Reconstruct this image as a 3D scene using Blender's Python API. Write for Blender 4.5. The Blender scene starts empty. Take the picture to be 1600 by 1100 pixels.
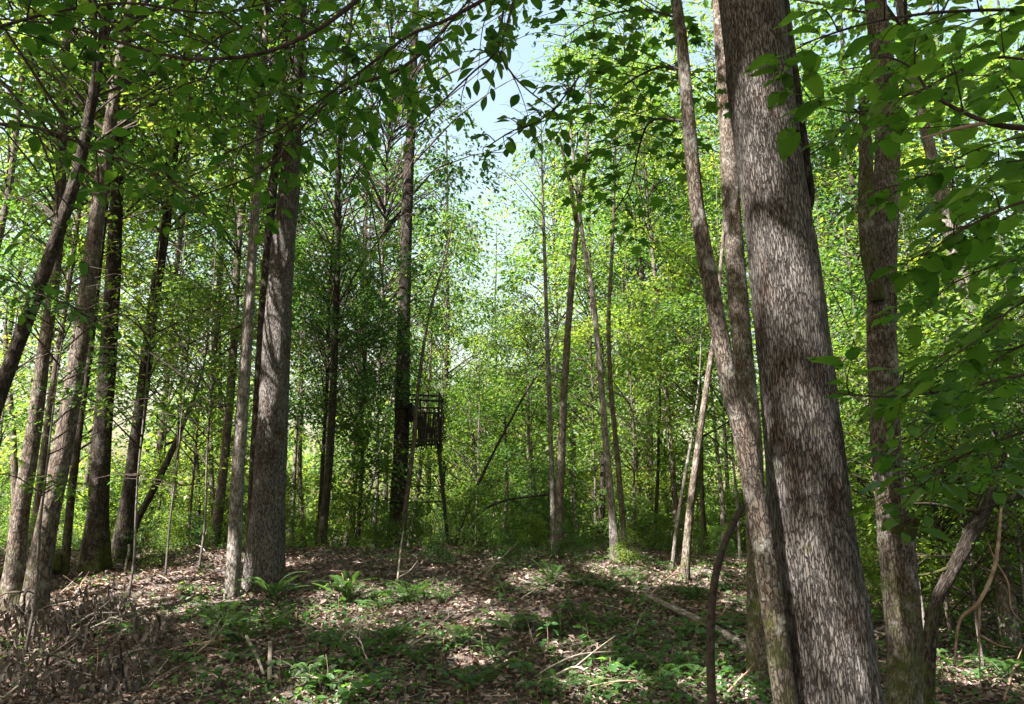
import bpy, math, random
import numpy as np
from mathutils import Vector, Matrix

# ------------------------------------------------------------------ camera, sky, sun, exposure
S = bpy.context.scene
COL = S.collection
PITCH = math.radians(13.0)
FPX = 1250.0
CAMZ = 1.6
cam_d = bpy.data.cameras.new('camera'); cam = bpy.data.objects.new('camera', cam_d); COL.objects.link(cam)
cam.location = (0, 0, CAMZ); cam.rotation_euler = (math.radians(90) + PITCH, 0, 0)
cam_d.sensor_width = 36; cam_d.lens = 36 * FPX / 1600; cam_d.clip_end = 2000; cam_d.clip_start = 0.05
S.camera = cam

SUN = Vector((-0.50, -0.40, 0.77)).normalized()          # direction towards the sun
W = bpy.data.worlds.new('World'); S.world = W; W.use_nodes = True
wn = W.node_tree.nodes; wl = W.node_tree.links
sky = wn.new('ShaderNodeTexSky'); sky.sky_type = 'NISHITA'; sky.sun_disc = False
sky.sun_elevation = math.asin(SUN.z); sky.sun_rotation = math.atan2(SUN.x, SUN.y)
sky.air_density = 2.2; sky.dust_density = 5.0; sky.ozone_density = 0.5
wn['Background'].inputs['Strength'].default_value = 0.052
wl.new(sky.outputs[0], wn['Background'].inputs['Color'])
sun_d = bpy.data.lights.new('sun', 'SUN'); sun_d.energy = 5.0; sun_d.angle = math.radians(0.55); sun_d.color = (1.0, 0.93, 0.84)
sun = bpy.data.objects.new('sun', sun_d); COL.objects.link(sun); sun.location = (-20, -8, 40)
sun.rotation_euler = SUN.to_track_quat('Z', 'Y').to_euler()
S.view_settings.view_transform = 'Standard'; S.view_settings.look = 'None'
S.view_settings.exposure = 2.78; S.view_settings.gamma = 1.0; S.view_settings.use_curve_mapping = False
S.render.engine = 'CYCLES'
S.cycles.max_bounces = 6; S.cycles.diffuse_bounces = 4; S.cycles.glossy_bounces = 2
S.cycles.transmission_bounces = 5; S.cycles.transparent_max_bounces = 4
S.cycles.caustics_reflective = False; S.cycles.caustics_refractive = False
S.cycles.sample_clamp_indirect = 6.0
S.cycles.use_denoising = True
S.cycles.use_adaptive_sampling = False

R = np.random.default_rng(11)
random.seed(5)

# ------------------------------------------------------------------ maths helpers
def pix(px, py, Y):
    """Point on the photograph's ray (px, py in 1600x1100) at forward distance Y."""
    u = (px - 800) / FPX; v = (550 - py) / FPX
    d = np.array([u, math.cos(PITCH) - math.sin(PITCH) * v, math.sin(PITCH) + math.cos(PITCH) * v])
    return np.array([0, 0, CAMZ]) + d * (Y / d[1])

def _hash(ix, iy, iz):
    n = (ix.astype(np.int64) * 374761393 + iy.astype(np.int64) * 668265263 + iz.astype(np.int64) * 2147483647) & 0xffffffff
    n = ((n ^ (n >> 13)) * 1274126177) & 0xffffffff
    n = ((n ^ (n >> 16)) * 2246822519) & 0xffffffff
    return ((n ^ (n >> 15)) & 0xffffff) / float(0xffffff)

def vnoise(p):
    p = np.asarray(p, float); i = np.floor(p); f = p - i; f = f * f * (3 - 2 * f); i = i.astype(np.int64)
    out = 0
    for dx in (0, 1):
        for dy in (0, 1):
            for dz in (0, 1):
                w = (f[..., 0] if dx else 1 - f[..., 0]) * (f[..., 1] if dy else 1 - f[..., 1]) * (f[..., 2] if dz else 1 - f[..., 2])
                out = out + w * _hash(i[..., 0] + dx, i[..., 1] + dy, i[..., 2] + dz)
    return out * 2 - 1

def fbm(p, octv=4, gain=0.5):
    p = np.asarray(p, float); a = 1.0; o = 0; t = 0
    for k in range(octv):
        o = o + a * vnoise(p * (2.03 ** k) + 17.3 * k); t += a; a *= gain
    return o / t

GY = [-60, 0, 4, 6.5, 8, 10, 12, 14, 16, 18, 21, 26, 40, 80, 400]
GZ = [0.3, 0, -0.08, 0.02, 0.28, 0.72, 1.06, 1.25, 1.30, 1.24, 0.95, 0.6, 0.6, 1.4, 6.0]
def height(x, y, detail=True):
    x = np.asarray(x, float); y = np.asarray(y, float)
    z = np.interp(y, GY, GZ)
    z = 0.5 * z + 0.25 * np.interp(y - 0.7, GY, GZ) + 0.25 * np.interp(y + 0.7, GY, GZ)
    sx = np.clip((x - 2) / 7, 0, 1); z = z - 0.35 * sx * sx * (3 - 2 * sx) * np.clip((y - 5) / 6, 0, 1)
    z = z + 0.16 * fbm(np.stack([x * 0.35, y * 0.35, x * 0 + 2.2], -1), 2)
    if detail:
        z = z + 0.19 * fbm(np.stack([x * 0.95, y * 0.95, x * 0 + 5.1], -1), 4, 0.55)
        # a small sunken hollow in the leaf bank
        z = z - 0.28 * np.exp(-(((x + 3.6) / 0.8) ** 2 + ((y - 8.1) / 0.45) ** 2))
        z = z - 0.16 * np.exp(-(((x - 0.7) / 0.6) ** 2 + ((y - 9.3) / 0.3) ** 2))
    return z
def hz(x, y): return float(height(np.array([x]), np.array([y]))[0])

def ground_at(px, py, far=40):
    """Where the photograph's ray meets the ground."""
    a = pix(px, py, 1.0) - np.array([0, 0, CAMZ])
    t = np.arange(2.0, far, 0.02)
    P = np.array([0, 0, CAMZ]) + a * t[:, None]
    below = P[:, 2] < height(P[:, 0], P[:, 1])
    k = int(np.argmax(below)) if below.any() else int(len(t) * 0.4)
    p = P[k]; return np.array([p[0], p[1], hz(p[0], p[1])])

def catmull(pts, n):
    pts = np.asarray(pts, float)
    if len(pts) < 3:
        t = np.linspace(0, 1, n)[:, None]; return pts[0] * (1 - t) + pts[-1] * t
    P = np.vstack([2 * pts[0] - pts[1], pts, 2 * pts[-1] - pts[-2]])
    d = np.r_[0, np.cumsum(np.linalg.norm(np.diff(pts[:, :3], axis=0), axis=1))]
    s = np.linspace(0, d[-1], n); out = []
    for v in s:
        i = min(int(np.searchsorted(d, v, side='right')) - 1, len(pts) - 2)
        t = (v - d[i]) / max(d[i + 1] - d[i], 1e-9)
        a, b, c, e = P[i], P[i + 1], P[i + 2], P[i + 3]
        out.append(0.5 * (2 * b + (c - a) * t + (2 * a - 5 * b + 4 * c - e) * t * t + (3 * b - a - 3 * c + e) * t ** 3))
    return np.array(out)

# ------------------------------------------------------------------ object helpers
def mk_mesh(name, V, faces, mats, midx=None, smooth=True, attr=None):
    """faces: list of (M,k) int arrays."""
    me = bpy.data.meshes.new(name)
    V = np.asarray(V, np.float32)
    faces = [np.asarray(f, np.int32) for f in faces if len(f)]
    nl = sum(f.size for f in faces); nf = sum(len(f) for f in faces)
    me.vertices.add(len(V)); me.vertices.foreach_set('co', V.ravel())
    me.loops.add(nl); me.loops.foreach_set('vertex_index', np.concatenate([f.ravel() for f in faces]))
    tot = np.concatenate([np.full(len(f), f.shape[1], np.int32) for f in faces])
    me.polygons.add(nf); me.polygons.foreach_set('loop_start', np.r_[0, np.cumsum(tot)[:-1]].astype(np.int32))
    try: me.polygons.foreach_set('loop_total', tot)
    except Exception: pass
    if midx is not None: me.polygons.foreach_set('material_index', np.asarray(midx, np.int32))
    me.polygons.foreach_set('use_smooth', np.full(nf, bool(smooth)))
    if attr is not None:
        a = me.attributes.new('bark', 'FLOAT_VECTOR', 'POINT'); a.data.foreach_set('vector', np.asarray(attr, np.float32).ravel())
    for m in mats: me.materials.append(m)
    me.update(calc_edges=True); me.validate()
    return me

def link(name, me, parent=None, loc=None):
    o = bpy.data.objects.new(name, me); COL.objects.link(o)
    if parent is not None: o.parent = parent
    if loc is not None: o.location = loc
    return o

def tag(o, label=None, cat=None, group=None, kind=None):
    if label: o['label'] = label
    if cat: o['category'] = cat
    if group: o['group'] = group
    if kind: o['kind'] = kind
    return o

def thing(name, label, cat, loc=(0, 0, 0), group=None, rz=0):
    o = bpy.data.objects.new(name, None); COL.objects.link(o); o.empty_display_size = 0.1
    o.location = loc; o.rotation_euler = (0, 0, rz)
    return tag(o, label, cat, group)

class MB:
    """collects several shapes for ONE mesh"""
    def __init__(s): s.V = []; s.F = {}; s.n = 0; s.A = []; s.mi = {}
    def add(s, V, F, mi=0, A=None):
        V = np.asarray(V, float)
        for f in F:
            f = np.asarray(f, int)
            if not len(f): continue
            s.F.setdefault((f.shape[1], mi), []).append(f + s.n)
        s.V.append(V); s.A.append(V if A is None else A); s.n += len(V)
    def build(s, name, mats, smooth=True):
        fs = []; mi = []
        for (k, m), l in s.F.items():
            f = np.concatenate(l); fs.append(f); mi.append(np.full(len(f), m))
        return mk_mesh(name, np.concatenate(s.V), fs, mats, np.concatenate(mi), smooth, np.concatenate(s.A))

def tube(pts, rad, nseg=8, cap=True, lump=0.0, ridge=0.0, ridgef=22.0, seed=0.0, flare=0.0, flare_h=0.5):
    """Tapered tube; also returns bark coordinates (x,y on the unrolled skin, length along the stem)."""
    pts = np.asarray(pts, float); rad = np.asarray(rad, float); n = len(pts)
    T = np.gradient(pts, axis=0); T /= np.linalg.norm(T, axis=1)[:, None] + 1e-12
    ref = np.array([0.0, 1.0, 0.0]) if abs(T[0][1]) < 0.9 else np.array([1.0, 0, 0])
    A = np.zeros_like(pts); B = np.zeros_like(pts)
    a = np.cross(ref, T[0]); a /= np.linalg.norm(a)
    for i in range(n):
        a = a - T[i] * a.dot(T[i]); a /= np.linalg.norm(a) + 1e-12; A[i] = a; B[i] = np.cross(T[i], a)
    L = np.r_[0, np.cumsum(np.linalg.norm(np.diff(pts, axis=0), axis=1))]
    th = np.linspace(0, 2 * math.pi, nseg, endpoint=False)
    c, s = np.cos(th), np.sin(th)
    r = np.repeat(rad[:, None], nseg, 1)
    cs = np.stack([np.broadcast_to(c, r.shape), np.broadcast_to(s, r.shape)], -1)
    bx = cs[..., 0] * rad.mean(); by = cs[..., 1] * rad.mean(); bz = np.repeat(L[:, None], nseg, 1)
    if lump: r = r * (1 + lump * fbm(np.stack([cs[..., 0] * 1.1 + seed, cs[..., 1] * 1.1, bz * 1.6 + seed * 3], -1), 3))
    if flare:
        k = np.exp(-bz / flare_h); r = r * (1 + flare * k * (0.75 + 0.5 * np.cos(5 * th + seed * 7)[None] + 0.35 * np.cos(3 * th + seed)[None]))
    if ridge:
        q = np.stack([bx * ridgef + seed, by * ridgef, bz * ridgef * 0.16], -1)
        wob = fbm(q * 0.5 + 9.1, 2)[..., None] * 0.9
        rid = 1 - np.abs(vnoise(q + wob)) * 2.0
        rid2 = 1 - np.abs(vnoise(q * 2.1 + wob + 31)) * 2.0
        r = r + ridge * (0.7 * rid + 0.4 * rid2)
    V = pts[:, None, :] + A[:, None, :] * (r * c)[..., None] + B[:, None, :] * (r * s)[..., None]
    idx = np.arange(n * nseg).reshape(n, nseg); nx = np.roll(idx, -1, 1)
    F = np.stack([idx[:-1], nx[:-1], nx[1:], idx[1:]], -1).reshape(-1, 4)
    V = V.reshape(-1, 3); at = np.stack([bx, by, bz], -1).reshape(-1, 3); Fs = [F]
    if cap:
        m = len(V); V = np.vstack([V, pts[-1] + T[-1] * rad[-1] * 0.4, pts[0]]); at = np.vstack([at, [0, 0, L[-1]], [0, 0, 0]])
        Fs.append(np.stack([idx[-1], nx[-1], np.full(nseg, m)], -1)); Fs.append(np.stack([nx[0], idx[0], np.full(nseg, m + 1)], -1))
    return V, Fs, at

def tube_mesh(name, pts, rad, mat, **k):
    V, F, a = tube(pts, rad, **k); return mk_mesh(name, V, F, [mat], attr=a)

def box_arrays(c, h, rot=None):
    v = np.array([[x, y, z] for x in (-1, 1) for y in (-1, 1) for z in (-1, 1)], float) * np.asarray(h)
    if rot is not None: v = v @ np.asarray(rot).T
    f = np.array([[0, 1, 3, 2], [4, 6, 7, 5], [0, 4, 5, 1], [2, 3, 7, 6], [0, 2, 6, 4], [1, 5, 7, 3]])
    return v + np.asarray(c), [f]

# ------------------------------------------------------------------ materials
def new_mat(name):
    m = bpy.data.materials.new(name); m.use_nodes = True
    nt = m.node_tree; nt.nodes.clear(); out = nt.nodes.new('ShaderNodeOutputMaterial')
    return m, nt, nt.nodes, nt.links, out

def ramp(N, stops):
    r = N.new('ShaderNodeValToRGB'); e = r.color_ramp.elements
    while len(e) < len(stops): e.new(0.5)
    for k, (p, c) in enumerate(stops): e[k].position = p; e[k].color = (*c, 1)
    return r

def leaf_mat(name, cols, trans, mix=0.45, rough=0.45, clump=False):
    m, nt, N, L, out = new_mat(name)
    g = N.new('ShaderNodeNewGeometry'); oi = N.new('ShaderNodeObjectInfo')
    a = N.new('ShaderNodeMath'); a.operation = 'ADD'; L.new(g.outputs['Random Per Island'], a.inputs[0]); L.new(oi.outputs['Random'], a.inputs[1])
    fr = N.new('ShaderNodeMath'); fr.operation = 'FRACT'; L.new(a.outputs[0], fr.inputs[0])
    fac = fr.outputs[0]
    if clump:                                              # whole sprays and crowns differ in tone, not only single leaves
        nz = N.new('ShaderNodeTexNoise'); nz.inputs['Scale'].default_value = 0.42; nz.inputs['Detail'].default_value = 2; L.new(g.outputs['Position'], nz.inputs['Vector'])
        m1 = N.new('ShaderNodeMath'); m1.operation = 'MULTIPLY_ADD'; L.new(nz.outputs['Fac'], m1.inputs[0]); m1.inputs[1].default_value = 2.2; m1.inputs[2].default_value = -0.85
        m2 = N.new('ShaderNodeMath'); m2.operation = 'MULTIPLY_ADD'; m2.use_clamp = True; L.new(fr.outputs[0], m2.inputs[0]); m2.inputs[1].default_value = 0.5; L.new(m1.outputs[0], m2.inputs[2]); fac = m2.outputs[0]
    rp = ramp(N, [(i / (len(cols) - 1), c) for i, c in enumerate(cols)]); L.new(fac, rp.inputs[0])
    rt = ramp(N, [(i / (len(trans) - 1), c) for i, c in enumerate(trans)]); L.new(fac, rt.inputs[0])
    p = N.new('ShaderNodeBsdfPrincipled'); p.inputs['Roughness'].default_value = rough; p.inputs['Specular IOR Level'].default_value = 0.35
    t = N.new('ShaderNodeBsdfTranslucent'); mx = N.new('ShaderNodeMixShader'); mx.inputs[0].default_value = mix
    L.new(rp.outputs[0], p.inputs['Base Color']); L.new(rt.outputs[0], t.inputs['Color'])
    L.new(p.outputs[0], mx.inputs[1]); L.new(t.outputs[0], mx.inputs[2]); L.new(mx.outputs[0], out.inputs[0])
    return m

def bark_mat(name, dark, light, lichen=(0.34, 0.34, 0.31), lich=0.35, moss=0.3, moss_h=0.9, scale=1.0, bump=0.012, red=None, zs=0.33):
    m, nt, N, L, out = new_mat(name)
    at = N.new('ShaderNodeAttribute'); at.attribute_name = 'bark'
    def mapped(sx, sz):
        mp = N.new('ShaderNodeMapping'); mp.inputs['Scale'].default_value = (sx, sx, sz); L.new(at.outputs['Vector'], mp.inputs[0]); return mp
    def noise(mp, sc, det=6, ro=0.6):
        n = N.new('ShaderNodeTexNoise'); n.inputs['Scale'].default_value = sc; n.inputs['Detail'].default_value = det
        n.inputs['Roughness'].default_value = ro; L.new(mp.outputs[0], n.inputs['Vector']); return n
    ms = mapped(scale * 1.9, scale * zs)
    v = N.new('ShaderNodeTexVoronoi'); v.feature = 'DISTANCE_TO_EDGE'; v.inputs['Scale'].default_value = 34
    wob = noise(ms, 30, 3); ad = N.new('ShaderNodeMixRGB'); ad.blend_type = 'ADD'; ad.inputs[0].default_value = 0.06
    L.new(ms.outputs[0], ad.inputs[1]); L.new(wob.outputs['Color'], ad.inputs[2]); L.new(ad.outputs[0], v.inputs['Vector'])
    n1 = noise(ms, 22, 5, 0.55)
    rv = ramp(N, [(0.0, (0.08, 0.08, 0.08)), (0.2, (1, 1, 1))]); L.new(v.outputs['Distance'], rv.inputs[0])
    mul = N.new('ShaderNodeMath'); mul.operation = 'MULTIPLY'; L.new(rv.outputs[0], mul.inputs[0]); L.new(n1.outputs['Fac'], mul.inputs[1])
    rc = ramp(N, [(0.05, dark), (0.55, light), (0.8, tuple(min(1, c * 1.12) for c in light))]); L.new(mul.outputs[0], rc.inputs[0])
    col = rc.outputs[0]
    if red:
        mr = mapped(2.2, 0.8); nr = noise(mr, 3.2, 5); rr = ramp(N, [(0.5, (0, 0, 0)), (0.66, (1, 1, 1))]); L.new(nr.outputs['Fac'], rr.inputs[0])
        x = N.new('ShaderNodeMixRGB'); x.blend_type = 'MULTIPLY'; L.new(rr.outputs[0], x.inputs[0]); L.new(col, x.inputs[1]); x.inputs[2].default_value = (*red, 1); col = x.outputs[0]
    ml = mapped(1, 0.55); nl = noise(ml, 16, 9, 0.75); rl = ramp(N, [(0.52, (0, 0, 0)), (0.66, (lich, lich, lich))]); L.new(nl.outputs['Fac'], rl.inputs[0])
    x = N.new('ShaderNodeMixRGB'); L.new(rl.outputs[0], x.inputs[0]); L.new(col, x.inputs[1]); x.inputs[2].default_value = (*lichen, 1); col = x.outputs[0]
    if moss > 0:
        sep = N.new('ShaderNodeSeparateXYZ'); L.new(at.outputs['Vector'], sep.inputs[0])
        mr = N.new('ShaderNodeMapRange'); mr.inputs['From Min'].default_value = 0.3; mr.inputs['From Max'].default_value = 0.3 + moss_h
        mr.inputs['To Min'].default_value = moss; mr.inputs['To Max'].default_value = 0.0; L.new(sep.outputs['Z'], mr.inputs['Value'])
        nm = noise(mapped(1.3, 0.7), 4, 6, 0.7); aa = N.new('ShaderNodeMath'); aa.operation = 'ADD'; L.new(mr.outputs[0], aa.inputs[0]); L.new(nm.outputs['Fac'], aa.inputs[1])
        rm = ramp(N, [(0.62, (0, 0, 0)), (0.78, (0.85, 0.85, 0.85))]); L.new(aa.outputs[0], rm.inputs[0])
        x = N.new('ShaderNodeMixRGB'); L.new(rm.outputs[0], x.inputs[0]); L.new(col, x.inputs[1]); x.inputs[2].default_value = (0.06, 0.075, 0.018, 1); col = x.outputs[0]
    p = N.new('ShaderNodeBsdfPrincipled'); p.inputs['Roughness'].default_value = 0.9; p.inputs['Specular IOR Level'].default_value = 0.055
    L.new(col, p.inputs['Base Color'])
    b = N.new('ShaderNodeBump'); b.inputs['Strength'].default_value = 1.0; b.inputs['Distance'].default_value = bump
    L.new(mul.outputs[0], b.inputs['Height']); L.new(b.outputs[0], p.inputs['Normal']); L.new(p.outputs[0], out.inputs[0])
    return m

def plain_mat(name, c1, c2, scale=20, rough=0.9, metal=0.0, spec=0.2, bump=0.0, island=False):
    m, nt, N, L, out = new_mat(name)
    tc = N.new('ShaderNodeTexCoord'); n = N.new('ShaderNodeTexNoise'); n.inputs['Scale'].default_value = scale; n.inputs['Detail'].default_value = 6
    L.new(tc.outputs['Object'], n.inputs['Vector'])
    r = ramp(N, [(0.32, c1), (0.68, c2)])
    if island:
        g = N.new('ShaderNodeNewGeometry'); L.new(g.outputs['Random Per Island'], r.inputs[0])
    else: L.new(n.outputs['Fac'], r.inputs[0])
    p = N.new('ShaderNodeBsdfPrincipled'); p.inputs['Roughness'].default_value = rough; p.inputs['Metallic'].default_value = metal; p.inputs['Specular IOR Level'].default_value = spec
    L.new(r.outputs[0], p.inputs['Base Color'])
    if bump:
        b = N.new('ShaderNodeBump'); b.inputs['Distance'].default_value = bump; L.new(n.outputs['Fac'], b.inputs['Height']); L.new(b.outputs[0], p.inputs['Normal'])
    L.new(p.outputs[0], out.inputs[0]); return m

M = {}
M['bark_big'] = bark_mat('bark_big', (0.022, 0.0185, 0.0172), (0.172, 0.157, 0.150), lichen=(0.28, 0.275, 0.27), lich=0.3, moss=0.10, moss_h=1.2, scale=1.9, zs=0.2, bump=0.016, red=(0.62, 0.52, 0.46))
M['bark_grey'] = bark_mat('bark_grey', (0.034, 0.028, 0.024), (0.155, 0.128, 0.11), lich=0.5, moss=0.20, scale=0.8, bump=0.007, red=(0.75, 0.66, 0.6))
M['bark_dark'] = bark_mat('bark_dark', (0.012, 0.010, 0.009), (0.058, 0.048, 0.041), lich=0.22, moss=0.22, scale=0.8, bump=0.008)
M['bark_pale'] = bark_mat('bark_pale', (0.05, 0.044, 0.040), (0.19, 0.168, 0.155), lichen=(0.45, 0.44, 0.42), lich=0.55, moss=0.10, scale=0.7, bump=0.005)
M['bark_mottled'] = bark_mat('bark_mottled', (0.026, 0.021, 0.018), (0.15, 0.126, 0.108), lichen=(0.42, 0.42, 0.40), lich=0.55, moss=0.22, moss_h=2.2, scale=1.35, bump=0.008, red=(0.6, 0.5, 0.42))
M['twig'] = plain_mat('twig', (0.02, 0.016, 0.013), (0.07, 0.055, 0.045), 30)
M['twig_pale'] = plain_mat('twig_pale', (0.16, 0.13, 0.11), (0.34, 0.30, 0.26), 12)
M['twig_dead'] = plain_mat('twig_dead', (0.14, 0.085, 0.06), (0.32, 0.22, 0.17), 14)
GA, GB, GC, GD = (0.030, 0.078, 0.020), (0.046, 0.105, 0.024), (0.072, 0.135, 0.028), (0.115, 0.175, 0.034)
TA, TB, TC_, TD = (0.085, 0.20, 0.024), (0.15, 0.29, 0.030), (0.27, 0.40, 0.04), (0.50, 0.57, 0.06)
M['leaf_canopy'] = leaf_mat('leaf_canopy', [GA, GA, GB, GB, GC, GD], [TA, TA, TB, TB, TC_, TD], 0.5, clump=True)
M['leaf_bright'] = leaf_mat('leaf_bright', [GA, GB, GC, GC, GD], [TA, TB, TC_, TC_, TD], 0.52, clump=True)
M['leaf_deep'] = leaf_mat('leaf_deep', [(0.024, 0.066, 0.022), GA, GB, GB], [(0.06, 0.18, 0.03), TA, TB, TB], 0.45)
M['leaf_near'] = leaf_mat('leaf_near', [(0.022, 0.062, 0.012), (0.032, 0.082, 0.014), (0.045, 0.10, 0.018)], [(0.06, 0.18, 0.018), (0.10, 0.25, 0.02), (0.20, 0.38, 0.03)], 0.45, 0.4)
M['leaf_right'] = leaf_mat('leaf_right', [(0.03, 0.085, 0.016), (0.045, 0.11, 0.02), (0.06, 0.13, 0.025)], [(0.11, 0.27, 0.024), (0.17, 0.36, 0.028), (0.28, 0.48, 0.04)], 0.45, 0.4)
M['fern'] = leaf_mat('fern', [(0.025, 0.06, 0.02), (0.035, 0.08, 0.024), (0.055, 0.10, 0.028)], [(0.1, 0.24, 0.03), (0.15, 0.3, 0.03)], 0.35, 0.5)
M['herb'] = leaf_mat('herb', [(0.035, 0.085, 0.026), (0.05, 0.12, 0.035)], [(0.13, 0.3, 0.04), (0.2, 0.4, 0.05)], 0.4, 0.45)
M['litter'] = leaf_mat('litter', [(0.035, 0.024, 0.019), (0.07, 0.048, 0.038), (0.12, 0.086, 0.07), (0.38, 0.295, 0.26), (0.26, 0.195, 0.17), (0.08, 0.053, 0.04), (0.045, 0.031, 0.024)], [(0.2, 0.1, 0.05), (0.3, 0.17, 0.08)], 0.12, 0.7)
M['withered'] = leaf_mat('withered', [(0.06, 0.05, 0.047), (0.12, 0.10, 0.093), (0.20, 0.175, 0.165)], [(0.2, 0.13, 0.08), (0.25, 0.16, 0.1)], 0.1, 0.7)
M['metal'] = plain_mat('metal', (0.012, 0.012, 0.011), (0.03, 0.028, 0.025), 30, 0.55, 0.3, 0.4)
M['camo'] = plain_mat('camo', (0.016, 0.014, 0.011), (0.06, 0.05, 0.038), 9, 0.95)
M['strap'] = plain_mat('strap', (0.008, 0.008, 0.008), (0.018, 0.018, 0.017), 30, 0.8)

def ground_material():
    m, nt, N, L, out = new_mat('forest_soil')
    tc = N.new('ShaderNodeTexCoord')
    n1 = N.new('ShaderNodeTexNoise'); n1.inputs['Scale'].default_value = 9; n1.inputs['Detail'].default_value = 9; n1.inputs['Roughness'].default_value = 0.75
    n2 = N.new('ShaderNodeTexNoise'); n2.inputs['Scale'].default_value = 0.7; n2.inputs['Detail'].default_value = 4
    v = N.new('ShaderNodeTexVoronoi'); v.inputs['Scale'].default_value = 22; v.inputs['Randomness'].default_value = 1
    for n in (n1, n2, v): L.new(tc.outputs['Object'], n.inputs['Vector'])
    r1 = ramp(N, [(0.3, (0.03, 0.021, 0.016)), (0.52, (0.085, 0.058, 0.044)), (0.7, (0.17, 0.125, 0.10))]); L.new(n1.outputs['Fac'], r1.inputs[0])
    x = N.new('ShaderNodeMixRGB'); x.blend_type = 'OVERLAY'; x.inputs[0].default_value = 0.45; L.new(r1.outputs[0], x.inputs[1]); L.new(v.outputs['Color'], x.inputs[2])
    hs = N.new('ShaderNodeHueSaturation'); hs.inputs['Saturation'].default_value = 0.55; L.new(x.outputs[0], hs.inputs['Color'])
    rg = ramp(N, [(0.55, (0, 0, 0)), (0.72, (0.55, 0.55, 0.55))]); L.new(n2.outputs['Fac'], rg.inputs[0])
    y = N.new('ShaderNodeMixRGB'); L.new(rg.outputs[0], y.inputs[0]); L.new(hs.outputs[0], y.inputs[1]); y.inputs[2].default_value = (0.04, 0.055, 0.018, 1)
    p = N.new('ShaderNodeBsdfPrincipled'); p.inputs['Roughness'].default_value = 0.95; p.inputs['Specular IOR Level'].default_value = 0.1
    L.new(y.outputs[0], p.inputs['Base Color'])
    b = N.new('ShaderNodeBump'); b.inputs['Distance'].default_value = 0.03; L.new(n1.outputs['Fac'], b.inputs['Height']); L.new(b.outputs[0], p.inputs['Normal'])
    L.new(p.outputs[0], out.inputs[0]); return m
M['soil'] = ground_material()

# ------------------------------------------------------------------ ground
def axis(lo, hi, step, far, g=1.22):
    fine = np.arange(lo, hi + 1e-6, step); a = []; d = step; x = hi
    while x < far: d *= g; x += d; a.append(x)
    b = []; d = step; x = lo
    while x > -far: d *= g; x -= d; b.append(x)
    return np.r_[b[::-1], fine, a]
xs = axis(-13, 13, 0.085, 420); ys = axis(3, 23, 0.085, 420)
X, Y = np.meshgrid(xs, ys); Z = height(X, Y)
nx_, ny_ = len(xs), len(ys); idx = np.arange(nx_ * ny_).reshape(ny_, nx_)
F = np.stack([idx[:-1, :-1], idx[:-1, 1:], idx[1:, 1:], idx[1:, :-1]], -1).reshape(-1, 4)
tag(link('ground', mk_mesh('ground', np.stack([X, Y, Z], -1).reshape(-1, 3), [F], [M['soil']])), kind='structure')

# ------------------------------------------------------------------ leaf scatter helpers
def leaf_quads(P, Dir, Nrm, ln, wd, fold=0.16):
    """folded rhombic leaves: base, right, tip, left"""
    Dir = Dir / (np.linalg.norm(Dir, axis=1)[:, None] + 1e-9)
    side = np.cross(Nrm, Dir); side /= np.linalg.norm(side, axis=1)[:, None] + 1e-9
    up = np.cross(Dir, side); ln = ln[:, None]; wd = wd[:, None]
    a = P; c = P + Dir * ln - up * ln * 0.10
    m = P + Dir * ln * 0.42
    b = m + side * wd * 0.5 + up * wd * fold; d = m - side * wd * 0.5 + up * wd * fold
    V = np.stack([a, b, c, d], 1).reshape(-1, 3)
    n = len(P); F = np.arange(n * 4).reshape(n, 4)
    return V, F

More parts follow.
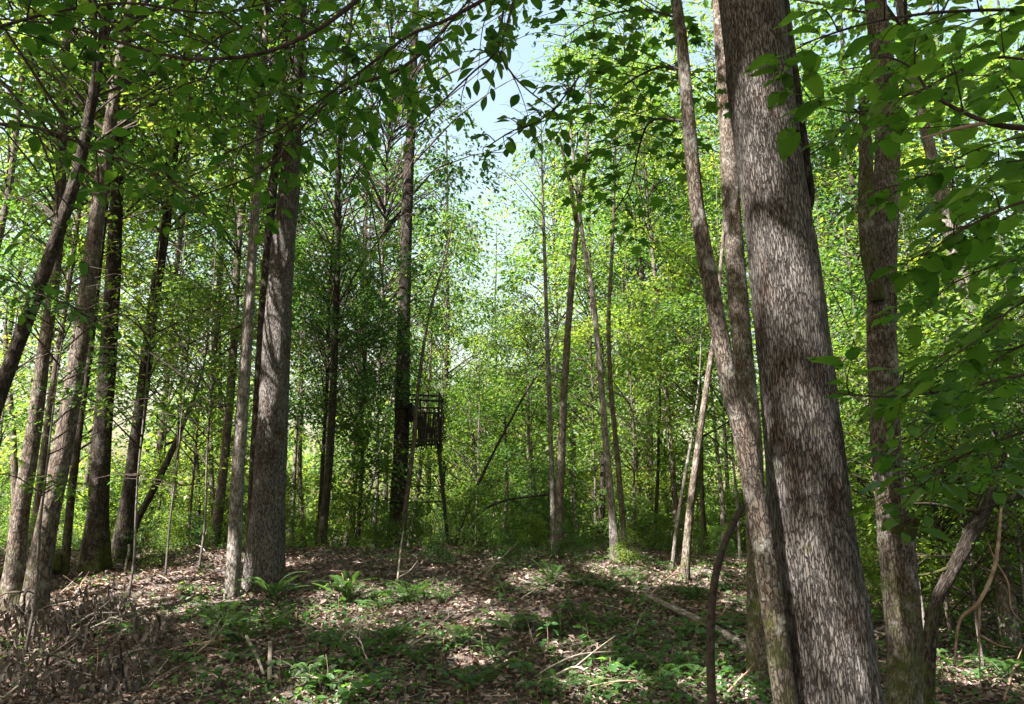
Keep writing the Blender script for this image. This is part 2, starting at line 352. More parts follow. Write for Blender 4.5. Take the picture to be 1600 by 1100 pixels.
def crown_mesh(name, seed, H, Rad, nclu, nleaf, leaf=0.12, profile='ell', mat='leaf_canopy', flat=0.26, spread=(0.5, 1.0), twig=True, lean=0.0):
    r = np.random.default_rng(seed); mb = MB()
    t = r.random(nclu) ** (0.9 if profile == 'ell' else 0.75)
    if profile == 'ell': prof = np.sqrt(np.clip(1 - (2 * t - 0.9) ** 2 / 1.25, 0.05, 1))
    elif profile == 'bush': prof = np.clip(1.05 - 0.75 * t, 0.2, 1)
    else: prof = np.clip(0.45 + 0.8 * np.sin(t * math.pi), 0.2, 1.1)
    rr = Rad * prof * (0.25 + 0.75 * np.sqrt(r.random(nclu))); an = r.random(nclu) * 2 * math.pi
    # lobes so that the outline is uneven
    rr *= 1 + 0.28 * np.sin(3 * an + seed) + 0.2 * np.sin(5 * an + 2 * seed + 6 * t)
    C = np.stack([rr * np.cos(an), rr * np.sin(an), t * H + r.normal(0, 0.15, nclu)], -1)
    cnt = r.poisson(nleaf, nclu); tot = int(cnt.sum()); ci = np.repeat(np.arange(nclu), cnt)
    rad = r.uniform(*spread, nclu)[ci]
    u = np.sqrt(r.random(tot)); a2 = r.random(tot) * 2 * math.pi
    off = np.stack([u * rad * np.cos(a2), u * rad * np.sin(a2), r.normal(0, 1, tot) * rad * flat], -1)
    out = np.stack([np.cos(an), np.sin(an)], -1)[ci]
    off[:, 2] -= 0.32 * (off[:, 0] * out[:, 0] + off[:, 1] * out[:, 1]) + 0.22 * u * u * rad
    P = C[ci] + off
    nrm = np.stack([r.normal(0, 0.42, tot) + 0.2 * out[:, 0], r.normal(0, 0.42, tot) + 0.2 * out[:, 1], np.ones(tot)], -1)
    d = np.stack([np.cos(a2) + r.normal(0, 0.5, tot), np.sin(a2) + r.normal(0, 0.5, tot), r.normal(-0.35, 0.3, tot)], -1)
    ln = leaf * r.uniform(0.65, 1.25, tot)
    V, F = leaf_quads(P, d, nrm, ln, ln * r.uniform(0.5, 0.72, tot)); mb.add(V, [F], 0)
    if twig:
        for k in range(0, nclu):
            s = np.array([0, 0, max(-0.4, C[k, 2] - rr[k] * r.uniform(0.35, 0.8))])
            mid = (s + C[k]) / 2 + np.array([0, 0, 0.12 * rr[k]]) + r.normal(0, 0.06 * rr[k], 3)
            w = 0.008 + 0.006 * rr[k]
            tv, tf, ta = tube(catmull([s, mid, C[k]], 5), np.linspace(w, 0.004, 5), 4, cap=False); mb.add(tv, tf, 1)
            for q in range(3):
                a3 = r.random() * 6.28; e = C[k] + np.array([math.cos(a3), math.sin(a3), -0.1]) * r.uniform(0.3, 0.7)
                tv, tf, ta = tube(np.array([mid * 0.25 + C[k] * 0.75, (C[k] + e) / 2 + [0, 0, 0.04], e]), [0.006, 0.004, 0.002], 3, cap=False); mb.add(tv, tf, 1)
    return mb.build(name, [M[mat], M['twig']], smooth=False)

# shared crowns (unit sizes in metres, origin at the crown's foot on the trunk)
CR = {}
CR['tall_a'] = crown_mesh('crown_tall_a', 1, 9.0, 3.0, 80, 105, 0.14, 'ell', 'leaf_canopy')
CR['tall_b'] = crown_mesh('crown_tall_b', 2, 8.0, 2.7, 70, 105, 0.14, 'ell', 'leaf_bright')
CR['tall_c'] = crown_mesh('crown_tall_c', 3, 10.0, 2.8, 80, 100, 0.14, 'col', 'leaf_canopy')
CR['shade'] = crown_mesh('crown_shade', 14, 8.0, 3.0, 125, 120, 0.15, 'ell', 'leaf_canopy')
CR['deep'] = crown_mesh('crown_deep', 4, 7.5, 2.4, 110, 120, 0.125, 'col', 'leaf_deep')
CR['under_a'] = crown_mesh('crown_under_a', 5, 4.2, 1.9, 42, 85, 0.115, 'ell', 'leaf_bright', 0.2)
CR['under_b'] = crown_mesh('crown_under_b', 6, 5.0, 1.7, 40, 85, 0.115, 'col', 'leaf_canopy', 0.2)
CR['bush'] = crown_mesh('crown_bush', 7, 2.3, 1.2, 34, 75, 0.10, 'bush', 'leaf_bright', 0.22, (0.3, 0.6))
CR['bush_b'] = crown_mesh('crown_bush_b', 8, 1.7, 1.1, 28, 75, 0.09, 'bush', 'leaf_canopy', 0.22, (0.3, 0.55))
CR['whip'] = crown_mesh('crown_whip', 9, 2.8, 0.8, 22, 55, 0.085, 'col', 'leaf_bright', 0.2, (0.25, 0.5))

def near_what(px):
    for lim, w in ((120, 'the straight slim trunk'), (240, 'the flared dark trunk'), (360, 'the slim curving trunk'), (480, 'the thick knoll trunk'), (590, 'the gap between knoll trio and stand trunk'), (700, 'the ladder stand'), (860, 'the leaning stem under the open sky gap'), (945, 'the forked brown trunk'), (1030, 'the pink-footed trunk'), (1130, 'the slanting slim trunk'), (1240, 'the leaning mossy trunk'), (1340, 'the stout ridged trunk'), (1440, 'the mottled forked trunk'), (1530, 'the pale spotted trunk')):
        if px < lim: return w
    return 'the propped dead trunk'

# ------------------------------------------------------------------ trees drawn from the photograph
def px_tree(name, label, path, Y, widths, bark, total, crown=None, cs=1.0, csz=1.0, cz=None, cat='tree', nseg=28, ridge=0.0, ridgef=22, lump=0.1, flare=0.55, base_y=None, seed=1.0, group=None, ring=0.09, crown_off=(0, 0), wf=0.95):
    """path: [(px,py),...] from base upward; widths: [(py,width px),...]; Y: distance of the trunk."""
    Ys = Y if isinstance(Y, (list, tuple)) else [Y] * len(path)
    P = [pix(a, b, y) for (a, b), y in zip(path, Ys)]
    g = hz(P[0][0], P[0][1])
    if P[0][2] > g + 0.02:                                   # foot hidden behind the ground's rise or out of frame: go on down
        d = P[0] - P[1]; d = d / max(abs(d[2]), 1e-6); t = P[0][2] - g
        P.insert(0, np.array([P[0][0] + d[0] * t * 0.6, P[0][1] + d[1] * t, g]))
    P = np.array(P)
    root_z = hz(P[0][0], P[0][1])
    wz = sorted([(pix(800, y, Y if not isinstance(Y, (list, tuple)) else Ys[0])[2], w) for y, w in widths])
    yy = np.mean(Ys); ppm = FPX / yy / 1.0
    zz = [a for a, _ in wz]; rr = []
    for (z, w) in wz:
        depth = yy * math.cos(PITCH) + (z - CAMZ) * math.sin(PITCH); rr.append(0.5 * w * wf * depth / FPX / math.sqrt(1 + (P[0][0] / yy) ** 2))
    top = P[-1].copy()
    n0 = len(P)
    if total and root_z + total > top[2] + 0.3:              # carries on above the frame
        d = P[-1] - P[-2]; d = d / d[2]
        k = 4; rest = root_z + total - top[2]
        for i in range(1, k + 1):
            f = i / k; P = np.vstack([P, top + np.array([d[0] * rest * f * (1 - 0.5 * f), d[1] * rest * f * 0.4, rest * f])])
    P[0][2] = root_z - 0.12
    length = np.sum(np.linalg.norm(np.diff(P, axis=0), axis=1)); n = max(14, int(length / ring)); n = min(n, 420)
    C = catmull(P, n)
    rad = np.interp(C[:, 2], zz, rr)
    zt = max(zz); rt = rr[-1]
    above = C[:, 2] > zt
    if above.any() and C[-1, 2] > zt + 0.5: rad[above] = rt * (1 - 0.85 * (C[above, 2] - zt) / (C[-1, 2] - zt))
    root = thing(name, label, cat, (C[0][0], C[0][1], root_z), group)
    off = np.array([C[0][0], C[0][1], root_z])
    tr = link('trunk', tube_mesh('trunk', C - off, rad, M[bark], nseg=nseg, lump=lump, ridge=ridge, ridgef=ridgef, seed=seed, flare=flare, flare_h=max(0.2, rr[0] * 1.7)), root)
    if crown:
        z0 = root_z + (cz if cz is not None else total * 0.55)
        i = int(np.argmin(np.abs(C[:, 2] - z0)))
        c = link('crown', CR[crown], root); c.location = Vector(C[i] - off) + Vector((crown_off[0], crown_off[1], 0)); c.scale = (cs, cs, csz); c.rotation_euler = (0, 0, seed * 2.3)
        tag(c, kind='stuff')
    root['_'] = 0; del root['_']
    return root, C, rad

# the big near tree and its neighbours
big, bigC, bigR = px_tree('hardwood_tree', 'stout grey trunk with finely ridged bark and pinkish sun patches', [(1308, 1160), (1301, 1100), (1290, 1000), (1266, 800), (1246, 600), (1223, 400), (1196, 200), (1173, 0)], 4.4,
    [(1160, 148), (1000, 141), (800, 128), (600, 116), (400, 106), (200, 100), (0, 98)], 'bark_big', 19, 'tall_a', 1.2, 1.0, 10, nseg=150, ridge=0.0075, ridgef=30, lump=0.05, flare=0.25, seed=2.0, ring=0.016, wf=1.03)
fl = catmull([pix(1216, -40, 4.5), pix(1232, 60, 4.5), pix(1246, 160, 4.5), pix(1258, 250, 4.5), pix(1267, 310, 4.48), pix(1262, 345, 4.45)], 60)
fl_o = link('bark_flap', tube_mesh('bark_flap', fl - np.array(big.location), 0.034 * np.r_[np.full(20, 1.0), np.linspace(1, 0.8, 30), np.linspace(0.8, 0.15, 10)], M['bark_dark'], nseg=18, lump=0.45, ridge=0.006, ridgef=40), big)
px_tree('leaning_tree', 'slender mossy grey trunk leaning and bowing away from the stout ridged trunk', [(1240, 1160), (1228, 1100), (1197, 880), (1166, 700), (1140, 600), (1115, 470), (1090, 330), (1075, 180), (1065, 60), (1055, -10)], 4.25,
    [(1160, 50), (1000, 48), (750, 45), (600, 39), (450, 34), (300, 30), (100, 24), (0, 22)], 'bark_mottled', 13, 'under_b', 1.2, 1.0, 7.5, nseg=60, ridge=0.003, ridgef=45, lump=0.13, flare=0.2, seed=3.1, ring=0.03, wf=0.76)
px_tree('hardwood_tree', 'brown vine-scarred trunk standing close behind the stout ridged trunk', [(1186, 1010), (1182, 850), (1176, 700), (1162, 560), (1148, 400), (1136, 200), (1126, 20), (1120, -60)], 8.0,
    [(1000, 44), (850, 38), (700, 36), (560, 40), (400, 38), (200, 32), (0, 28)], 'bark_mottled', 17, 'tall_c', 1.0, 0.9, 8.5, nseg=48, ridge=0.006, ridgef=30, lump=0.12, seed=4.3, ring=0.04, wf=0.8)
r4, r4C, r4R = px_tree('forked_tree', 'mottled grey trunk with a dark knot and a broken side stem', [(1414, 1170), (1412, 1080), (1412, 980), (1402, 860), (1392, 780), (1380, 600), (1378, 450), (1384, 300), (1386, 160), (1374, 60), (1366, -20)], 5.6,
    [(1170, 62), (1050, 58), (850, 62), (770, 50), (600, 50), (450, 48), (300, 42), (130, 38), (0, 34)], 'bark_mottled', 15, 'tall_b', 0.9, 0.8, 8.5, nseg=72, ridge=0.004, ridgef=40, lump=0.14, seed=5.7, ring=0.03)
def part_tube(name, par, pts, rad, mat, n=40, **k):
    C = catmull(pts, n); o = np.array(par.location); return link(name, tube_mesh(name, C - o, np.interp(np.linspace(0, 1, n), np.linspace(0, 1, len(rad)), rad), M[mat], **k), par)
part_tube('broken_stem', r4, [pix(1372, 470, 5.5), pix(1358, 400, 5.47), pix(1353, 330, 5.47), pix(1352, 240, 5.47), pix(1347, 152, 5.47)], [0.05, 0.052, 0.05, 0.045, 0.022], 'bark_mottled', nseg=28, lump=0.22, ridge=0.004, ridgef=40, seed=1.2)
part_tube('branch_knot', r4, [pix(1398, 830, 5.6), pix(1412, 822, 5.52), pix(1424, 812, 5.46), pix(1431, 806, 5.42)], [0.11, 0.10, 0.06, 0.035], 'bark_dark', n=12, nseg=20, lump=0.3)
px_tree('birch_tree', 'pale spotted trunk tilted behind the overhanging green sprays', [(1560, 830), (1545, 660), (1515, 480), (1490, 390), (1470, 300), (1445, 200), (1425, 110), (1410, 30)], 9.5,
    [(830, 32), (480, 25), (300, 22), (100, 18)], 'bark_pale', 13, 'under_b', 1.2, 1.1, 7.5, nseg=32, ridge=0.002, ridgef=40, lump=0.12, seed=6.1, ring=0.05)
# trunks of the hollow beside the knoll
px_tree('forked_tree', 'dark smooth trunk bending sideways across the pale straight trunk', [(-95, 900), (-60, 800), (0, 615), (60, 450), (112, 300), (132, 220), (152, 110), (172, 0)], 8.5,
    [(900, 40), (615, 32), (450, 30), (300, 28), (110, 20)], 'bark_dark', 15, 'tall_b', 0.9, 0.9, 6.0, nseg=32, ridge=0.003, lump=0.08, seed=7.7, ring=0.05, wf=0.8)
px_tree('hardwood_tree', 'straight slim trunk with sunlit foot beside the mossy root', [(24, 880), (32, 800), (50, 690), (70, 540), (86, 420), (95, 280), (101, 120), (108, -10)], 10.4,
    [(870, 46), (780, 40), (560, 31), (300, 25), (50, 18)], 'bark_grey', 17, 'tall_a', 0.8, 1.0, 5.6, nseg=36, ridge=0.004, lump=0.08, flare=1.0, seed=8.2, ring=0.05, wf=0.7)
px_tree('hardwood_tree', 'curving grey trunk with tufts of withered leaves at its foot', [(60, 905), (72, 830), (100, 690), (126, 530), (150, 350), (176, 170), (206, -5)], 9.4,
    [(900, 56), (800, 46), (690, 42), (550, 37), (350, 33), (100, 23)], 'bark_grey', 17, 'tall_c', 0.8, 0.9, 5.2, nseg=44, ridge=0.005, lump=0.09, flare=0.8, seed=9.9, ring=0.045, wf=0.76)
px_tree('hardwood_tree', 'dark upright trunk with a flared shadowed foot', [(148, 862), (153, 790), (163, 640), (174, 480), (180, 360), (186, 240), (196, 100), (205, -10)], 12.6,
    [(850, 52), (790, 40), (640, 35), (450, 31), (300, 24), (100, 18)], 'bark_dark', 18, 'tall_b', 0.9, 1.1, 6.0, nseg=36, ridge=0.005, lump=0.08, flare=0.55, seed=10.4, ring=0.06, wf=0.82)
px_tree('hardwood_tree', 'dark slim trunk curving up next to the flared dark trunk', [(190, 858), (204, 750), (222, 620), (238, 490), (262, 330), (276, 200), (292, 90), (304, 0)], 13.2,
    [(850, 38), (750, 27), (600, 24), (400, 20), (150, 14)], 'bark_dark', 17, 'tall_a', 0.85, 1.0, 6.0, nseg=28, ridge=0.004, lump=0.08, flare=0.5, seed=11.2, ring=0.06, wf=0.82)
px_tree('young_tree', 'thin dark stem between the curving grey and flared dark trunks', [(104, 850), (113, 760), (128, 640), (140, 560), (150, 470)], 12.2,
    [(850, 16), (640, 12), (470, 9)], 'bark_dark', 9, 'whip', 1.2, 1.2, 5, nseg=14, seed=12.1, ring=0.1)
px_tree('young_tree', 'short dark stem slanting steeply beside the slim curving trunk', [(214, 815), (240, 765), (268, 706), (292, 650)], 14.5,
    [(815, 13), (706, 11), (650, 7)], 'bark_dark', 4.0, 'whip', 0.9, 0.8, 2.6, nseg=12, seed=12.9, ring=0.1)
# the pair on the knoll
px_tree('hardwood_tree', 'thick ridged trunk with light patches, biggest of the knoll trio', [(413, 895), (416, 840), (422, 740), (431, 560), (441, 400), (453, 280), (461, 150), (470, 20)], 11.2,
    [(885, 70), (800, 61), (650, 55), (500, 49), (400, 43), (290, 37), (150, 25), (30, 20)], 'bark_big', 19, 'tall_c', 0.9, 1.0, 6.6, nseg=64, ridge=0.009, ridgef=22, lump=0.06, flare=0.25, seed=13.3, ring=0.035, wf=0.86)
px_tree('hardwood_tree', 'pale slim trunk rising in front of the thick knoll trunk', [(362, 925), (366, 860), (373, 720), (382, 590), (393, 410), (401, 290), (408, 180), (414, 60)], 10.6,
    [(915, 32), (850, 30), (600, 25), (400, 20), (200, 15)], 'bark_pale', 15, 'tall_b', 0.75, 0.9, 6.2, nseg=32, ridge=0.003, lump=0.08, flare=0.15, seed=14.1, ring=0.05, wf=0.76)
px_tree('hardwood_tree', 'narrow dark trunk squeezed between the pale and thick knoll trunks', [(391, 890), (398, 740), (405, 600), (414, 450), (426, 300), (438, 190), (446, 60)], 11.8,
    [(880, 20), (600, 17), (300, 15), (100, 12)], 'bark_dark', 15, 'tall_a', 0.7, 0.7, 9.5, nseg=24, ridge=0.003, lump=0.08, seed=15.3, ring=0.06)
# hunting stand tree
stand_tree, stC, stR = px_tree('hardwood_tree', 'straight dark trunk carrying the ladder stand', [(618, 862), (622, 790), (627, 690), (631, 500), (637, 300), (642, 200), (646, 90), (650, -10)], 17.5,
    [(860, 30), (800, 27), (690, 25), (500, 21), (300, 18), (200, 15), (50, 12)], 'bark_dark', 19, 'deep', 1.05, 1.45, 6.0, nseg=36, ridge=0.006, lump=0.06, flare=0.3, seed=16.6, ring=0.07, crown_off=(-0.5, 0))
px_tree('young_tree', 'thin crooked sapling growing in front of the ladder stand', [(628, 860), (633, 800), (640, 745), (646, 690), (653, 610), (665, 520), (676, 470), (688, 430)], 16.6,
    [(860, 9), (740, 8), (700, 7), (520, 5), (430, 4)], 'bark_grey', 8, 'whip', 0.8, 0.9, 5.8, nseg=12, seed=17.2, ring=0.1)
# slim stems of the middle ground
px_tree('slim_tree', 'slim brown forked trunk bowing gently in the clearing', [(873, 885), (876, 740), (884, 570), (894, 430), (904, 330), (915, 250), (922, 150)], 14.2,
    [(880, 15), (720, 13), (560, 12), (400, 10), (260, 6)], 'bark_grey', 12, 'under_b', 0.75, 0.8, 8.8, nseg=24, lump=0.12, seed=18.1, ring=0.06, crown_off=(0.9, 1.2))
slim = bpy.data.objects[[o.name for o in COL.objects if o.name.startswith('slim_tree')][-1]]
part_tube('limb', slim, [pix(901, 345, 14.2), pix(893, 300, 14.2), pix(885, 260, 14.3), pix(874, 215, 14.4)], [0.055, 0.045, 0.035, 0.02], 'bark_grey', n=14, nseg=12, lump=0.1)
px_tree('slim_tree', 'very thin pale stem next to the forked brown trunk', [(866, 872), (861, 700), (856, 560), (852, 430), (849, 340)], 15.0,
    [(870, 9), (600, 8), (340, 5)], 'bark_pale', 9, 'whip', 0.9, 1.0, 6.2, nseg=12, seed=19.1, ring=0.1)
px_tree('slim_tree', 'slim trunk with a sunlit pinkish foot', [(962, 893), (958, 820), (948, 710), (938, 580), (926, 460), (912, 380), (902, 300)], 13.4,
    [(890, 17), (800, 13), (600, 10), (380, 7)], 'bark_pale', 10, 'whip', 1.0, 1.0, 6.5, nseg=20, lump=0.1, seed=20.4, ring=0.07)
px_tree('slim_tree', 'slim grey stem crossing behind the pink-footed trunk', [(978, 868), (966, 730), (954, 600), (951, 500), (956, 400), (959, 320)], 15.5,
    [(865, 10), (600, 8), (340, 5)], 'bark_grey', 11, 'under_b', 0.6, 0.7, 7.2, nseg=14, seed=21.9, ring=0.09)
px_tree('slim_tree', 'thin straight stem between the pink-footed trunk and the slanting one', [(1062, 870), (1050, 720), (1038, 580), (1024, 440), (1012, 320)], 18.0,
    [(870, 11), (600, 9), (330, 6)], 'bark_grey', 12, 'under_a', 0.7, 0.9, 7.5, nseg=12, seed=22.5, ring=0.12)
px_tree('slim_tree', 'slanting slim trunk in the clearing behind the dead curved stem', [(1068, 905), (1078, 800), (1092, 690), (1106, 590), (1118, 510), (1126, 420)], 11.8,
    [(900, 15), (740, 12), (560, 9), (420, 6)], 'bark_grey', 9, 'whip', 1.0, 1.1, 5.4, nseg=16, lump=0.1, seed=23.3, ring=0.07)
px_tree('slim_tree', 'wispy stem rising just beside the slanting slim trunk', [(1048, 898), (1058, 820), (1072, 735), (1080, 690)], 12.6,
    [(898, 7), (690, 5)], 'bark_pale', 4.2, 'whip', 0.7, 0.7, 2.2, nseg=10, seed=24.4, ring=0.1)
px_tree('leaning_tree', 'slender dark stem leaning far over from the thicket', [(708, 858), (726, 805), (746, 758), (780, 690), (815, 625), (846, 572)], 16.5,
    [(858, 7), (760, 5), (570, 3.5)], 'bark_dark', 5.4, 'whip', 0.8, 0.7, 3.6, nseg=12, seed=25.2, ring=0.08)
px_tree('leaning_tree', 'dark arched stem bent low over the clearing edge', [(712, 862), (738, 812), (780, 785), (830, 776), (872, 772)], 16.0,
    [(862, 6), (800, 4.5), (772, 3)], 'bark_dark', 0, None, nseg=12, seed=26.2, ring=0.08)
for k, (x0, y0, x1, y1, Yd, w) in enumerate([(640, 850, 660, 700, 22, 9), (785, 850, 790, 700, 22, 7), (820, 850, 826, 700, 20, 8), (840, 845, 828, 690, 21, 7), (935, 865, 942, 690, 19, 12), (900, 860, 898, 640, 22, 10), (1000, 870, 985, 620, 20, 8), (1020, 880, 1030, 660, 17, 7), (1130, 880, 1120, 700, 16, 10),
                                           (475, 850, 470, 650, 19, 10), (500, 850, 510, 680, 20, 8), (455, 850, 462, 700, 18, 9), (540, 850, 552, 700, 21, 8), (310, 840, 305, 680, 19, 12), (335, 845, 330, 560, 18, 9), (270, 840, 280, 640, 20, 10), (350, 840, 345, 640, 22, 14), (560, 850, 590, 720, 20, 7), (750, 850, 735, 640, 24, 8), (1105, 870, 1096, 690, 18, 9), (60, 840, 75, 660, 20, 12), (25, 830, 10, 560, 19, 15)]):
    px_tree('sapling', f"thin {['grey', 'dark', 'pale'][k % 3]} bare-stemmed thicket sapling beyond {near_what(x0)}", [(x0, y0), ((x0 + x1) / 2 + random.uniform(-5, 5), (y0 + y1) / 2), (x1, y1)], Yd, [(y0, w), (y1, w * 0.7)],
            ['bark_grey', 'bark_dark', 'bark_pale'][k % 3], random.uniform(5, 8), 'whip', random.uniform(0.8, 1.2), random.uniform(0.8, 1.2), random.uniform(2.5, 4), nseg=10, seed=30 + k, ring=0.25, flare=0.1, group='saplings in the thicket', cat='sapling')

# ------------------------------------------------------------------ trees of the background
def trunk_mesh(name, H, r0, bark, seed, bend=0.35):
    r = np.random.default_rng(seed); n = 9
    z = np.linspace(0, H, n); P = np.stack([np.cumsum(r.normal(0, bend * 0.25, n)), np.cumsum(r.normal(0, bend * 0.25, n)), z], -1); P[0, :2] = 0; P[0, 2] = -0.15
    C = catmull(P, 40); return tube_mesh(name, C, np.linspace(r0, r0 * 0.22, 40), M[bark], nseg=14, lump=0.08, flare=0.4, flare_h=0.3), C
TR = [trunk_mesh('trunk_%s' % 'abcdef'[i], 15, [0.2, 0.16, 0.13, 0.22, 0.11, 0.18][i], ['bark_grey', 'bark_dark', 'bark_grey', 'bark_dark', 'bark_pale', 'bark_grey'][i], 50 + i) for i in range(6)]
def bg_tree(name, label, x, y, ti, s, crowns, group, rz, cat='tree'):
    root = thing(name, label, cat, (x, y, hz(x, y)), group, rz)
    t = link('trunk', TR[ti][0], root); t.scale = (0.5 * s, 0.5 * s, s)
    for ck, zf, sc, scz in crowns:
        c = link('crown', CR[ck], root); i = int(np.clip(zf / 15 * 39, 0, 39)); p = TR[ti][1][i]
        c.location = (p[0] * s * 0.5, p[1] * s * 0.5, zf * s); c.scale = (sc, sc, scz); c.rotation_euler = (0, 0, random.uniform(0, 6.28)); tag(c, kind='stuff')
    return root
def at_px(px, Y):
    p = pix(px, 780, Y); return p[0], Y
G_far = 'tall trees of the background wood'
for k, (px, Yd, ti, s, cr) in enumerate([
    (-60, 17, 0, 1.1, [('tall_a', 6.5, 1.0, 0.9)]), (40, 21, 1, 1.2, [('tall_b', 6.0, 1.0, 1.0)]), (130, 24, 2, 1.25, [('deep', 4.5, 1.2, 1.25)]), (230, 20, 5, 1.1, [('tall_b', 5.5, 1.0, 0.9)]),
    (320, 25, 3, 1.3, [('tall_a', 5.5, 1.0, 1.1)]), (420, 22, 4, 1.2, [('tall_c', 5.5, 0.9, 0.9)]), (505, 20, 1, 1.1, [('deep', 3.2, 1.0, 1.1)]), (552, 24, 0, 1.2, [('deep', 3.0, 1.3, 1.3)]),
    (930, 25, 2, 1.1, [('tall_b', 4.5, 1.0, 1.0)]), (1010, 21, 5, 1.15, [('tall_a', 5.0, 1.0, 0.95)]), (1090, 25, 1, 1.25, [('deep', 4.5, 1.1, 1.2)]), (1180, 20, 0, 1.2, [('tall_c', 5.5, 1.0, 1.0)]),
    (1290, 22, 2, 1.2, [('tall_b', 5.0, 1.0, 1.0)]), (1390, 18, 3, 1.1, [('deep', 4.0, 1.1, 1.1)]), (1480, 22, 4, 1.2, [('tall_c', 4.5, 1.0, 1.0)]), (1570, 17, 5, 1.1, [('tall_b', 4.5, 0.95, 0.9)]), (1680, 20, 1, 1.2, [('tall_a', 5.0, 1.0, 1.0)]),
    (-20, 31, 3, 1.3, [('tall_a', 4.0, 1.1, 1.4)]), (200, 32, 2, 1.3, [('tall_c', 4.0, 1.2, 1.3)]), (400, 33, 1, 1.3, [('tall_a', 4, 1.2, 1.4)]),
    (600, 32, 0, 1.2, [('tall_c', 3.5, 1.2, 1.3)]), (670, 38, 3, 1.2, [('tall_b', 3, 1.1, 1.3)]), (950, 34, 2, 1.2, [('tall_b', 3, 1.2, 1.3)]), (1040, 37, 5, 1.3, [('tall_c', 3.5, 1.3, 1.4)]),
    (1140, 33, 1, 1.3, [('tall_a', 3.5, 1.2, 1.4)]), (1340, 32, 4, 1.3, [('tall_c', 3.5, 1.2, 1.3)]), (1440, 35, 3, 1.3, [('tall_b', 3.5, 1.2, 1.4)]), (1650, 34, 1, 1.3, [('tall_b', 3.5, 1.2, 1.4)]),
    (690, 30, 3, 1.15, [('tall_b', 3.5, 0.9, 1.25)]), (875, 27, 2, 1.15, [('tall_a', 3.5, 1.0, 1.25)]), (768, 33, 5, 0.95, [('tall_b', 3.0, 0.9, 1.05)]), (505, 15.5, 1, 1.05, [('tall_a', 4.2, 0.8, 0.9)]), (585, 20.5, 4, 1.1, [('tall_c', 3.5, 0.8, 1.1)]), (60, 14.5, 2, 1.05, [('tall_a', 5.0, 0.8, 0.9)]), (340, 15.5, 5, 1.05, [('tall_a', 5.0, 0.8, 0.9)]), (740, 40, 2, 0.75, [('tall_b', 2.0, 1.1, 0.95)]), (800, 44, 5, 0.7, [('tall_a', 2.0, 1.1, 0.9)]), (850, 40, 4, 0.8, [('tall_b', 2.0, 1.2, 1.0)]), (895, 36, 1, 0.9, [('tall_b', 2.5, 1.0, 1.0)])]):
    x, y = at_px(px, Yd); hue = {'tall_a': 'mid green', 'tall_b': 'yellow-green', 'tall_c': 'columnar green', 'deep': 'dark green'}[cr[0][0]]; dep = 'far' if Yd > 28 else 'tall'
    bg_tree('broadleaf_tree', f'{dep} {hue} tree in the background beyond {near_what(px)}', x, y, ti, s, cr, G_far, random.uniform(0, 6.28))
G_un = 'small trees of the understory'
for k, (px, Yd, ti, s, ck, zf, sc) in enumerate([
    (70, 8.6, 4, 0.30, 'whip', 5.6, 0.85), (215, 10.2, 4, 0.32, 'whip', 5.0, 0.95), (-10, 9.6, 4, 0.3, 'under_b', 6.0, 0.5), (320, 12.5, 4, 0.36, 'under_b', 5.0, 0.6), (270, 12.0, 4, 0.30, 'whip', 4.2, 1.1), (1420, 8.2, 4, 0.28, 'whip', 4.0, 0.9), (30, 15.5, 4, 0.5, 'under_b', 5.0, 0.9), (110, 17, 2, 0.5, 'under_a', 4.5, 1.0), (250, 17, 4, 0.5, 'under_b', 4, 1.0), (300, 16, 2, 0.45, 'under_a', 4.5, 0.9), (345, 18, 4, 0.55, 'under_b', 4.0, 1.0),
    (500, 16.5, 1, 0.6, 'deep', 3.4, 0.62), (560, 18.5, 1, 0.6, 'deep', 3.0, 0.7), (690, 24, 4, 0.5, 'under_a', 3.0, 1.0), (760, 26, 2, 0.5, 'under_a', 2.5, 1.1), (745, 21, 4, 0.4, 'under_b', 3.2, 0.75), (830, 22, 4, 0.42, 'under_b', 3.0, 0.8), (860, 28, 2, 0.5, 'under_a', 2.5, 1.2),
    (930, 19, 4, 0.5, 'under_b', 3.6, 0.9), (990, 18, 2, 0.5, 'under_a', 4.2, 0.95), (1040, 22, 4, 0.55, 'under_a', 3, 1.0), (1095, 16.5, 2, 0.5, 'under_b', 4.4, 0.9), (1010, 25, 4, 0.5, 'under_a', 2.5, 1.2), (1150, 15, 4, 0.5, 'under_b', 4.4, 0.9),
    (1320, 13, 2, 0.45, 'under_a', 4.0, 0.9), (1370, 10.5, 4, 0.40, 'under_b', 3.0, 0.75), (1460, 9.5, 2, 0.36, 'under_a', 3.0, 0.75), (1540, 11, 4, 0.42, 'under_b', 3.0, 0.9), (1620, 8.5, 2, 0.36, 'under_a', 2.6, 0.75), (1500, 14, 4, 0.5, 'under_a', 3, 1.0), (1330, 17, 4, 0.5, 'under_a', 2.5, 1.0), (1570, 16, 4, 0.5, 'under_b', 2.5, 1.1), (1425, 12.5, 4, 0.42, 'under_a', 1.8, 0.85), (1590, 9.5, 4, 0.3, 'under_b', 1.6, 0.6), (1505, 8.4, 4, 0.26, 'under_a', 3.5, 0.55), (1580, 7.6, 4, 0.24, 'under_b', 3.0, 0.5), (1460, 9.8, 2, 0.3, 'under_b', 1.5, 0.6)]):
    x, y = at_px(px, Yd)
    bg_tree('understory_tree', f"small {dict(under_a='bright broad', under_b='slender mid green', deep='dark green', whip='sparse wispy')[ck]} understory tree {'close ' if Yd < 14 else ''}behind {near_what(px)}", x, y, ti, s, [(ck, zf, sc, sc)], G_un, random.uniform(0, 6.28))
G_sh = 'shrubs of the thicket'
